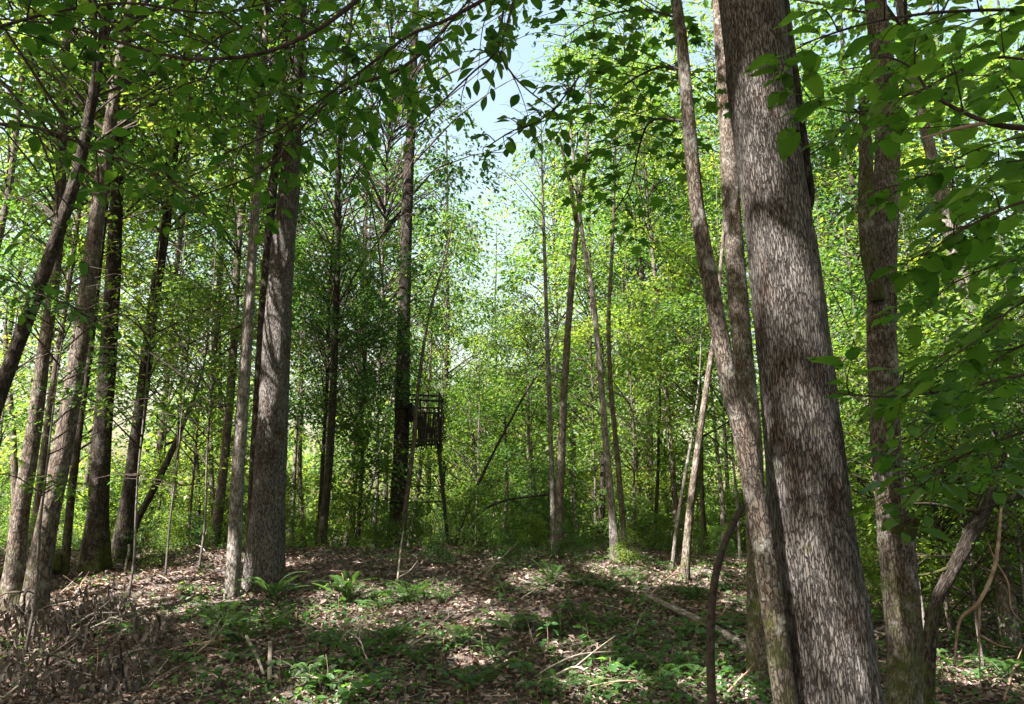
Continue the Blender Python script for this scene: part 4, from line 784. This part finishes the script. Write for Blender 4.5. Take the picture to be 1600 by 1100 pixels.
withered('hanging grey withered leaves on the bank beside a pinkish litter patch', 30, 1010, 75, 1, 0.5, 0.55)
withered('grey withered leaves bunched under the straight grey branch', 95, 1010, 60, 2, 0.4, 0.4)
withered('withered grey leaf cluster on the bank top behind the bent pale branch', 165, 975, 60, 3, 0.4, 0.42)
withered('withered leaves hanging over the dark mouth of the hollow', 180, 1075, 40, 4, 0.2, 0.42)
withered('withered brown leaves bunched near the ferny slope', 245, 1010, 45, 5, 0.35, 0.3)
withered('lowest tangle of withered leaves below the bank', 70, 1090, 70, 6, 0.6, 0.35)
withered('tuft of withered leaves clinging to the foot of the curving grey trunk', 52, 925, 45, 7, 0.12, 0.6)

# mossy root by the slim trunk
mr = ground_at(18, 905); rt = thing('mossy_root', 'mossy buttress root bulging beside the sunlit slim trunk', 'root', tuple(mr))
M['moss'] = plain_mat('moss', (0.02, 0.026, 0.008), (0.085, 0.10, 0.02), 14, 0.95, bump=0.01)
link('root', tube_mesh('root', catmull([[0.25, 0.6, 0.2], [0.05, 0.2, 0.16], [-0.1, 0, 0.1], [-0.3, -0.15, -0.02]], 24), np.linspace(0.15, 0.05, 24), M['moss'], nseg=20, lump=0.35), rt)

# ------------------------------------------------------------------ ferns and seedlings
def frond_mesh(name, seed, arch=0.5):
    n = 22; mb = MB(); t = np.linspace(0.0, 1, 14)
    ax = lambda s: np.array([s * 0.92, 0, arch * (s - 1.15 * s * s) + 0.22 * s])
    C = np.array([ax(s) for s in t]); V, F, _ = tube(C, np.linspace(0.010, 0.003, 14), 4, cap=False); mb.add(V, F)
    for k in range(n):
        s = 0.13 + 0.86 * k / (n - 1); p = ax(s); w = 0.125 * math.sin(math.pi * min(1, (1 - s) * 0.92 + 0.12) ** 0.8) + 0.012
        for sd in (-1, 1):
            b = 0.021
            q = np.array([[p[0] - b * 0.5, 0, p[2]], [p[0] + b * 0.4, sd * w * 0.45, p[2] + 0.01], [p[0] + b * 0.9, sd * w, p[2] - 0.018], [p[0] + b * 0.75, 0, p[2]]])
            q[1, 0] -= b * 0.8; mb.add(np.vstack([q[0], q[1], q[2], q[3]]), [np.array([[0, 3, 2, 1]] if sd > 0 else [[0, 1, 2, 3]])])
    return mb.build(name, [M['fern']], smooth=False)
FR = [frond_mesh('frond_a', 1, 0.5), frond_mesh('frond_b', 2, 0.75), frond_mesh('frond_c', 3, 0.3)]
def fern(label, px, py, size, n, seed, up=0.6, group=None):
    r = np.random.default_rng(seed); g = ground_at(px, py); root = thing('fern', label, 'fern', (g[0], g[1], g[2] - 0.01), group)
    for k in range(n):
        f = link('frond', FR[int(r.integers(3))], root); s = 0.85 * size * r.uniform(0.7, 1.15); f.scale = (s, s, s)
        f.rotation_euler = (r.normal(0, 0.15), -r.uniform(0.15, 1.0) * up, k * 2.399 + r.normal(0, 0.2))
        f.location = (r.normal(0, 0.02), r.normal(0, 0.02), 0)
FE = [(540, 945, .62, 14, 'bright sunlit fern with upright fronds behind the litter patch', 1.0), (636, 945, .55, 18, 'sunlit yellow-green fern beside the forked grey twig', .9), (590, 955, .42, 10, 'small pale fern between the two sunlit ferns', .8), (692, 940, .42, 12, 'small sunlit fern at the edge of the pink litter patch', .7),
      (425, 935, .6, 14, 'dark fern at the foot of the thick knoll trunk', .6), (385, 925, .45, 10, 'fern sprouting at the foot of the pale slim trunk', .6), (352, 985, .62, 15, 'deep green fern hanging down the slope under the pale slim trunk', .5), (375, 1005, .55, 14, 'drooping fern just above the pale slanting stick', .4), (325, 960, .4, 10, 'small dim fern beside the litter terrace', .6),
      (860, 915, .48, 14, 'upright fern at the foot of the forked brown trunk', .9), (900, 918, .4, 10, 'fern between the forked brown trunk and the pink-footed trunk', .8), (955, 925, .5, 13, 'bushy dark fern below the pink-footed trunk', .6), (990, 915, .38, 10, 'fern tucked behind the upper end of the pale log', .6), (1085, 940, .5, 13, 'dark fern at the foot of the slanting slim trunk', .6),
      (520, 1010, .5, 13, 'shaded fern on the slope above the broad-leaved patch', .6), (560, 1035, .55, 14, 'spreading dark fern amid the slope litter', .5), (610, 1005, .45, 12, 'mid-sized fern just below the sunlit litter', .6), (650, 1040, .5, 12, 'fern beside the dark stick on the slope', .5), (715, 1010, .42, 12, 'fern beside the dark pocket under the pink litter', .5), (480, 1060, .45, 12, 'low fern by the bare patch of the slope', .5),
      (800, 985, .5, 14, 'lush fern at the middle of the slope', .5), (850, 990, .45, 12, 'fern overhanging the black pocket of the slope', .5), (770, 1030, .45, 12, 'dim fern below the lush middle fern', .5), (215, 1000, .5, 12, 'dark fern on the bank over the bent pale branch', .4), (170, 950, .35, 10, 'small green fern on the bank top', .7), (280, 1040, .42, 11, 'fern low on the bank near the hollow', .5),
      (1140, 985, .4, 11, 'fern right of the dead curved stem', .5), (1165, 950, .4, 10, 'fern behind the leaning trunk by the log', .5), (1040, 1060, .45, 12, 'dim fern below the pale log', .5), (940, 985, .4, 10, 'fern in the shade above the sunlit seedling', .6), (1480, 1010, .4, 11, 'fern in front of the propped dead trunk', .5), (1570, 1060, .45, 12, 'fern under the reddish dead twigs', .5), (740, 1080, .45, 12, 'fern at the low edge of the slope', .5), (870, 1085, .42, 12, 'fern beside the brown stick', .5)]
for k, (px, py, sz, n, lab, up) in enumerate(FE): fern(lab, px, py, sz, n, 100 + k, up)

def seedling(label, px, py, h, n, ln, seed, kind='herb', whorl=False):
    r = np.random.default_rng(seed); g = ground_at(px, py); root = thing('seedling', label, 'seedling', tuple(g))
    C = catmull([[0, 0, -0.02], [r.normal(0, .02), r.normal(0, .02), h * 0.5], [r.normal(0, .05), r.normal(0, .05), h]], 12)
    link('stem', tube_mesh('stem', C, np.linspace(0.005, 0.002, 12), M['twig_dead'], nseg=6), root)
    for k in range(n):
        f = r.uniform(0.35, 1) if not whorl else r.uniform(0.85, 1); p = C[int(f * 11)] + g; a = k * 2.399 + r.normal(0, .3)
        d = np.array([math.cos(a), math.sin(a), r.uniform(-0.5, 0.25)])
        put_leaf(root, g, LEAF[kind][k % 2], p + d * 0.25 * ln, d, np.array([r.normal(0, .3), r.normal(0, .3), 1]), ln * r.uniform(.7, 1.2))
SE = [(955, 1075, .26, 16, .13, 'bright sunlit leafy seedling glowing on the dark slope'), (820, 1068, .24, 8, .13, 'broad-leaved seedling with upright leaves below the lush fern'), (790, 1050, .2, 7, .10, 'small seedling beside the upright-leaved one'), (920, 1000, .22, 9, .12, 'seedling with big flat leaves above the sunlit one'), (910, 975, .2, 8, .11, 'seedling by the black pocket of the slope'),
      (540, 1095, .2, 12, .15, 'low patch of broad leaves nearest the slope foot'), (590, 1085, .22, 12, .15, 'broad-leaved plant beside the low leaf patch'), (500, 1080, .2, 10, .13, 'broad-leaved plant next to the bare litter'), (575, 1065, .22, 9, .12, 'broad-leaved plant just behind the low leaf patch'), (405, 900, .35, 12, .12, 'leafy seedling at the foot of the knoll trunks'), (620, 870, .45, 14, .11, 'leafy sprout at the foot of the dark stand trunk'), (628, 905, .5, 9, .10, 'pale seedling over the forked grey twig'),
      (320, 905, .28, 9, .11, 'sunlit seedling on the litter terrace'), (290, 930, .2, 8, .10, 'yellowish seedling on the bank edge'), (300, 985, .3, 10, .10, 'thin leafy seedling by the withered leaves'), (145, 1085, .55, 10, .09, 'tall thin seedling before the dark hollow'), (310, 1085, .5, 10, .09, 'lanky seedling near the short broken stick'), (1090, 1000, .2, 8, .12, 'seedling by the middle of the pale log'), (1075, 1045, .18, 8, .11, 'seedling left of the dead curved stem'), (1125, 1050, .18, 7, .11, 'seedling with a light leaf right of the dead curved stem'), (990, 955, .22, 10, .11, 'green seedling at the upper end of the pale log'), (1000, 1000, .15, 7, .09, 'small seedling between log and sunlit seedling'), (680, 1070, .2, 9, .11, 'seedling amid the slope ferns'), (860, 1040, .18, 8, .10, 'seedling between the upright-leaved and sunlit ones'), (1180, 1030, .2, 8, .10, 'seedling by the foot of the brown scarred trunk'), (1520, 1000, .4, 14, .11, 'leafy seedling under the propped dead trunk'), (1470, 1060, .3, 12, .11, 'seedling beside the mottled trunk foot'), (1590, 1000, .4, 14, .11, 'leafy seedling right of the reddish twigs')]
for k, (px, py, h, n, ln, lab) in enumerate(SE): seedling(lab, px, py, h, n, ln, 300 + k)

rq = np.random.default_rng(91)
for k in range(54):
    px, py = float(rq.uniform(260, 1180)), float(rq.uniform(915, 1098)); nw = near_what(px)
    if k % 3 == 0: fern(f"{['small', 'tiny', 'young'][k // 3 % 3]} slope fern below {nw}", px, py, rq.uniform(.22, .4), 9, 500 + k, rq.uniform(.5, 1.0), 'small ferns of the slope')
    else:
        seedling(f"{['little green', 'lanky', 'broad-leaved little'][k % 4 % 3]} slope seedling below {nw}", px, py, rq.uniform(.1, .35), int(rq.integers(5, 11)), rq.uniform(.07, .12), 600 + k); [o for o in COL.objects if o.name.startswith('seedling')][-1]['group'] = 'small seedlings of the slope'
for k in range(40):
    px, py = float(rq.uniform(20, 1200)), float(rq.uniform(885, 1095)); A = gp(px, py, 0.02); a_ = rq.random() * 6.28; L_ = rq.uniform(0.25, 0.9)
    B = A + np.array([math.cos(a_) * L_, math.sin(a_) * L_ * 0.6, 0]); B[2] = hz(B[0], B[1]) + rq.uniform(0.03, 0.22); m = (A + B) / 2 + rq.normal(0, 0.04, 3) + [0, 0, 0.04]
    stick('fallen_twig', f"{['bleached', 'reddish', 'pale kinked'][k % 3]} twig among the litter below {near_what(px)}", [A, A * .6 + m * .4 + rq.normal(0, .015, 3), m, B], [rq.uniform(.006, .013), .009, .007, .003], ['twig_pale', 'twig_dead', 'twig_pale'][k % 3], 'twig', 7,
          [([m, m + (B - A) * 0.25 + rq.normal(0, 0.07, 3), m + (B - A) * 0.45 + rq.normal(0, 0.1, 3) + [0, 0, 0.08]], 0.005), ([A * .4 + m * .6, m + rq.normal(0, 0.08, 3), m + (B - A) * 0.3 + rq.normal(0, 0.12, 3)], 0.004)], 'fallen twigs of the slope', 16)

# ------------------------------------------------------------------ litter, twigs and ground cover nobody could count
def visible_xy(n, r, y0=5.2, y1=19, wide=0.72):
    y = y0 + (y1 - y0) * r.random(n) ** 1.15; x = (r.random(n) * 2 - 1) * (wide * y + 0.6); return x, y
r = np.random.default_rng(21); n = 95000; x, y = visible_xy(n, r)
z = height(x, y) + np.abs(r.normal(0, 0.012, n)) + 0.004
a = r.random(n) * 6.28; d = np.stack([np.cos(a), np.sin(a), r.normal(0, 0.35, n)], -1); nr = np.stack([r.normal(0, .5, n), r.normal(0, .5, n), np.ones(n)], -1)
ln = r.uniform(0.04, 0.105, n); V, F = leaf_quads(np.stack([x, y, z], -1), d, nr, ln, ln * r.uniform(.4, .75, n), 0.3)
tag(link('leaf_litter', mk_mesh('leaf_litter', V, [F], [M['litter']], smooth=False)), 'brown and pinkish fallen leaves covering the knoll', 'leaf litter', kind='stuff')
n = 6000; x, y = visible_xy(n, r); mb = MB()
for k in range(n):
    a = r.random() * 6.28; L_ = r.uniform(0.08, 0.45); dx, dy = math.cos(a) * L_, math.sin(a) * L_
    A = np.array([x[k], y[k], 0]); B = np.array([x[k] + dx, y[k] + dy, 0]); mid = (A + B) / 2
    mb.add(*tube(np.array([A, mid, B]), [r.uniform(0.003, 0.007)] * 2 + [0.002], 3, cap=False)[:2])
Vx = np.concatenate(mb.V); Vx[:, 2] += height(Vx[:, 0], Vx[:, 1]) + 0.012; mb.V = [Vx]; mb.A = [Vx]
M['twig_litter'] = plain_mat('twig_litter', (0.06, 0.048, 0.04), (0.30, 0.25, 0.22), island=True)
tag(link('twig_litter', mb.build('twig_litter', [M['twig_litter']], smooth=False)), 'thin dead twigs strewn over the leaf litter', 'twigs', kind='stuff')
n = 80000; x, y = visible_xy(n, r, 5.0, 24, 0.75)
dens = fbm(np.stack([x * 0.55, y * 0.8, x * 0 + 8], -1), 3); keep = dens + 0.25 * (y < 9.5) + 0.2 * (x > 1) > r.random(n) * 0.5 + 0.05
x, y = x[keep], y[keep]; n = len(x); hgt = r.uniform(0.01, 0.12, n); z = height(x, y) + hgt
a = r.random(n) * 6.28; d = np.stack([np.cos(a), np.sin(a), r.normal(0, .4, n)], -1); nr = np.stack([r.normal(0, .5, n), r.normal(0, .5, n), np.ones(n)], -1)
ln = r.uniform(0.03, 0.085, n) * np.where(y < 10, 1.25, 1.0); V, F = leaf_quads(np.stack([x, y, z], -1), d, nr, ln, ln * r.uniform(.35, .7, n))
tag(link('ground_cover', mk_mesh('ground_cover', V, [F], [M['herb']], smooth=False)), 'low green ground cover scattered over the slope', 'ground cover', kind='stuff')
r = np.random.default_rng(63); n = 2600; mb = MB()
for k in range(n):
    y_ = r.uniform(17.5, 32); x_ = r.uniform(-0.75, 0.75) * y_
    if 0.6 * y_ > abs(x_ - 0) and False: continue
    h_ = r.uniform(0.5, 2.4) * (0.6 + 0.5 * r.random()); a = r.random() * 6.28; t_ = r.uniform(0.05, 0.55)
    A = np.array([x_, y_, float(np.interp(y_, GY, GZ)) - 0.15]); B = A + np.array([math.cos(a) * t_ * h_, math.sin(a) * t_ * h_, h_]); m_ = (A + B) / 2 + r.normal(0, 0.06, 3)
    mb.add(*tube(np.array([A, m_, B]), [0.012 * r.uniform(.5, 1.3), 0.008, 0.003], 3, cap=False)[:2])
M['brush'] = plain_mat('brush', (0.05, 0.038, 0.03), (0.24, 0.19, 0.155), island=True)
tag(link('brushwood', mb.build('brushwood', [M['brush']], smooth=False)), 'tangle of thin dry brown stems filling the thicket', 'brushwood', kind='stuff')

# ------------------------------------------------------------------ crown and spray leaves cut away along sun rays to place the sun patches
bpy.context.view_layer.update()
SPOTS = [(ground_at(a, b), q * 1.6, 0.6) for a, b, q in [(680, 962, .55), (600, 962, .45), (640, 935, .4), (740, 972, .35), (130, 925, .45), (190, 915, .5), (250, 905, .45), (300, 895, .4), (330, 925, .35), (955, 1068, .2), (962, 890, .3), (1010, 903, .4), (1080, 900, .25), (520, 1085, .22), (545, 940, .4), (20, 1000, .25), (900, 1012, .15), (1110, 1075, .2), (290, 860, .5), (350, 870, .4), (760, 1030, .12), (850, 905, .3), (1540, 1060, .3), (60, 950, .3), (450, 880, .3), (1180, 940, .25)]]
SPOTS += [(pix(a, b, Y_) , q * 1.6, 0.5) for a, b, Y_, q in [(1165, 130, 4.2, .07), (1155, 210, 4.2, .06), (1195, 400, 4.2, .10), (1212, 440, 4.2, .07), (1262, 965, 4.2, .16), (1285, 1030, 4.2, .14), (1250, 1065, 4.2, .16), (1300, 990, 4.2, .08), (1222, 760, 4.2, .08), (1270, 660, 4.2, .06), (1372, 80, 5.5, .14), (1385, 200, 5.5, .12), (1392, 790, 5.5, .09), (1400, 930, 5.5, .07), (26, 810, 10.3, .3), (40, 740, 10.3, .22), (88, 730, 9.3, .2), (110, 600, 9.3, .15), (428, 545, 11, .16), (425, 630, 11, .14), (436, 470, 11, .12), (445, 390, 11, .1), (470, 60, 11, .3), (370, 870, 10.5, .1), (1085, 210, 4.2, .05), (1110, 520, 4.2, .06), (1165, 700, 4.2, .05), (1203, 930, 4.2, .06), (958, 850, 13.3, .2), (880, 700, 14, .15), (1085, 740, 11.7, .15), (1140, 230, 7.9, .12), (1490, 400, 9.4, .3)]]
SPOTS += [(pix(a, b, Y_), q, 3.0) for a, b, Y_, q in [(740, 500, 23, 2.2), (700, 430, 25, 2.0), (800, 600, 24, 1.8), (930, 560, 19, 1.3), (1010, 520, 20, 1.5), (240, 730, 17, 1.3), (300, 520, 18, 1.4), (110, 600, 17, 1.3), (560, 700, 20, 1.5), (660, 760, 21, 1.6), (880, 720, 20, 1.4), (1060, 640, 18, 1.3), (1480, 560, 9, .8), (1560, 520, 9, .7), (1350, 640, 12, .9), (460, 760, 19, 1.3), (330, 720, 19, 1.2), (1430, 700, 11, .7), (1330, 450, 13, 1.0), (1000, 800, 19, 1.2), (780, 800, 22, 1.4), (560, 450, 17, 1.2), (520, 600, 17, 1.0), (850, 480, 24, 2.0), (640, 560, 24, 1.8), (700, 600, 22, 1.6), (950, 420, 20, 1.4), (180, 480, 17, 1.4), (30, 500, 16, 1.3), (1000, 660, 20, 1.4), (730, 700, 22, 1.5), (520, 780, 19, 1.3), (240, 620, 16, 1.2), (400, 760, 20, 1.3)]]
sv = np.array(SUN)
for o in [o for o in COL.objects if o.type == 'MESH' and o.get('kind') == 'stuff' and o.name.startswith('crown')]:
    me = o.data; nv = len(me.vertices); co = np.empty(nv * 3, np.float32); me.vertices.foreach_get('co', co); co = co.reshape(-1, 3)
    mi = np.empty(len(me.polygons), np.int32); me.polygons.foreach_get('material_index', mi); nleaf = int((mi == 0).sum())
    mw = np.array(o.matrix_world); c = co[:nleaf * 4].reshape(-1, 4, 3).mean(1) @ mw[:3, :3].T + mw[:3, 3]
    cut = np.zeros(nleaf, bool)
    for P_, q_, t0 in SPOTS:
        d = c - P_; t = d @ sv; dist = np.linalg.norm(d - t[:, None] * sv, axis=1)
        cut |= (t > t0) & (dist < 0.07 + q_ * (1.0 + 0.35 * np.sin(c[:, 0] * 5 + c[:, 2] * 3)))
    if cut.sum() > 3:
        keep = ~cut; Vk = co[:nleaf * 4].reshape(-1, 4, 3)[keep].reshape(-1, 3); Fk = np.arange(len(Vk)).reshape(-1, 4)
        rest = co[nleaf * 4:]; polys = np.empty(len(me.loops), np.int32); me.loops.foreach_get('vertex_index', polys)
        tw = polys[nleaf * 4:].reshape(-1, 4) - nleaf * 4 + len(Vk)
        o.data = mk_mesh('crown', np.vstack([Vk, rest]), [Fk, tw], list(me.materials), np.r_[np.zeros(len(Fk)), np.ones(len(tw))], smooth=False)
for o in [o for o in COL.objects if o.name.startswith('leaf') and o.parent and o.parent.name.startswith('leafy_branch')]:
    c = np.array(o.matrix_world.translation)
    for P_, q_, t0 in SPOTS[:59]:
        d = c - P_; t = d @ sv
        if t > t0 and np.linalg.norm(d - t * sv) < q_ * 0.8: bpy.data.objects.remove(o); break
print('TRIS', sum(len(m.polygons) for m in bpy.data.meshes), 'OBJ', len(bpy.data.objects))
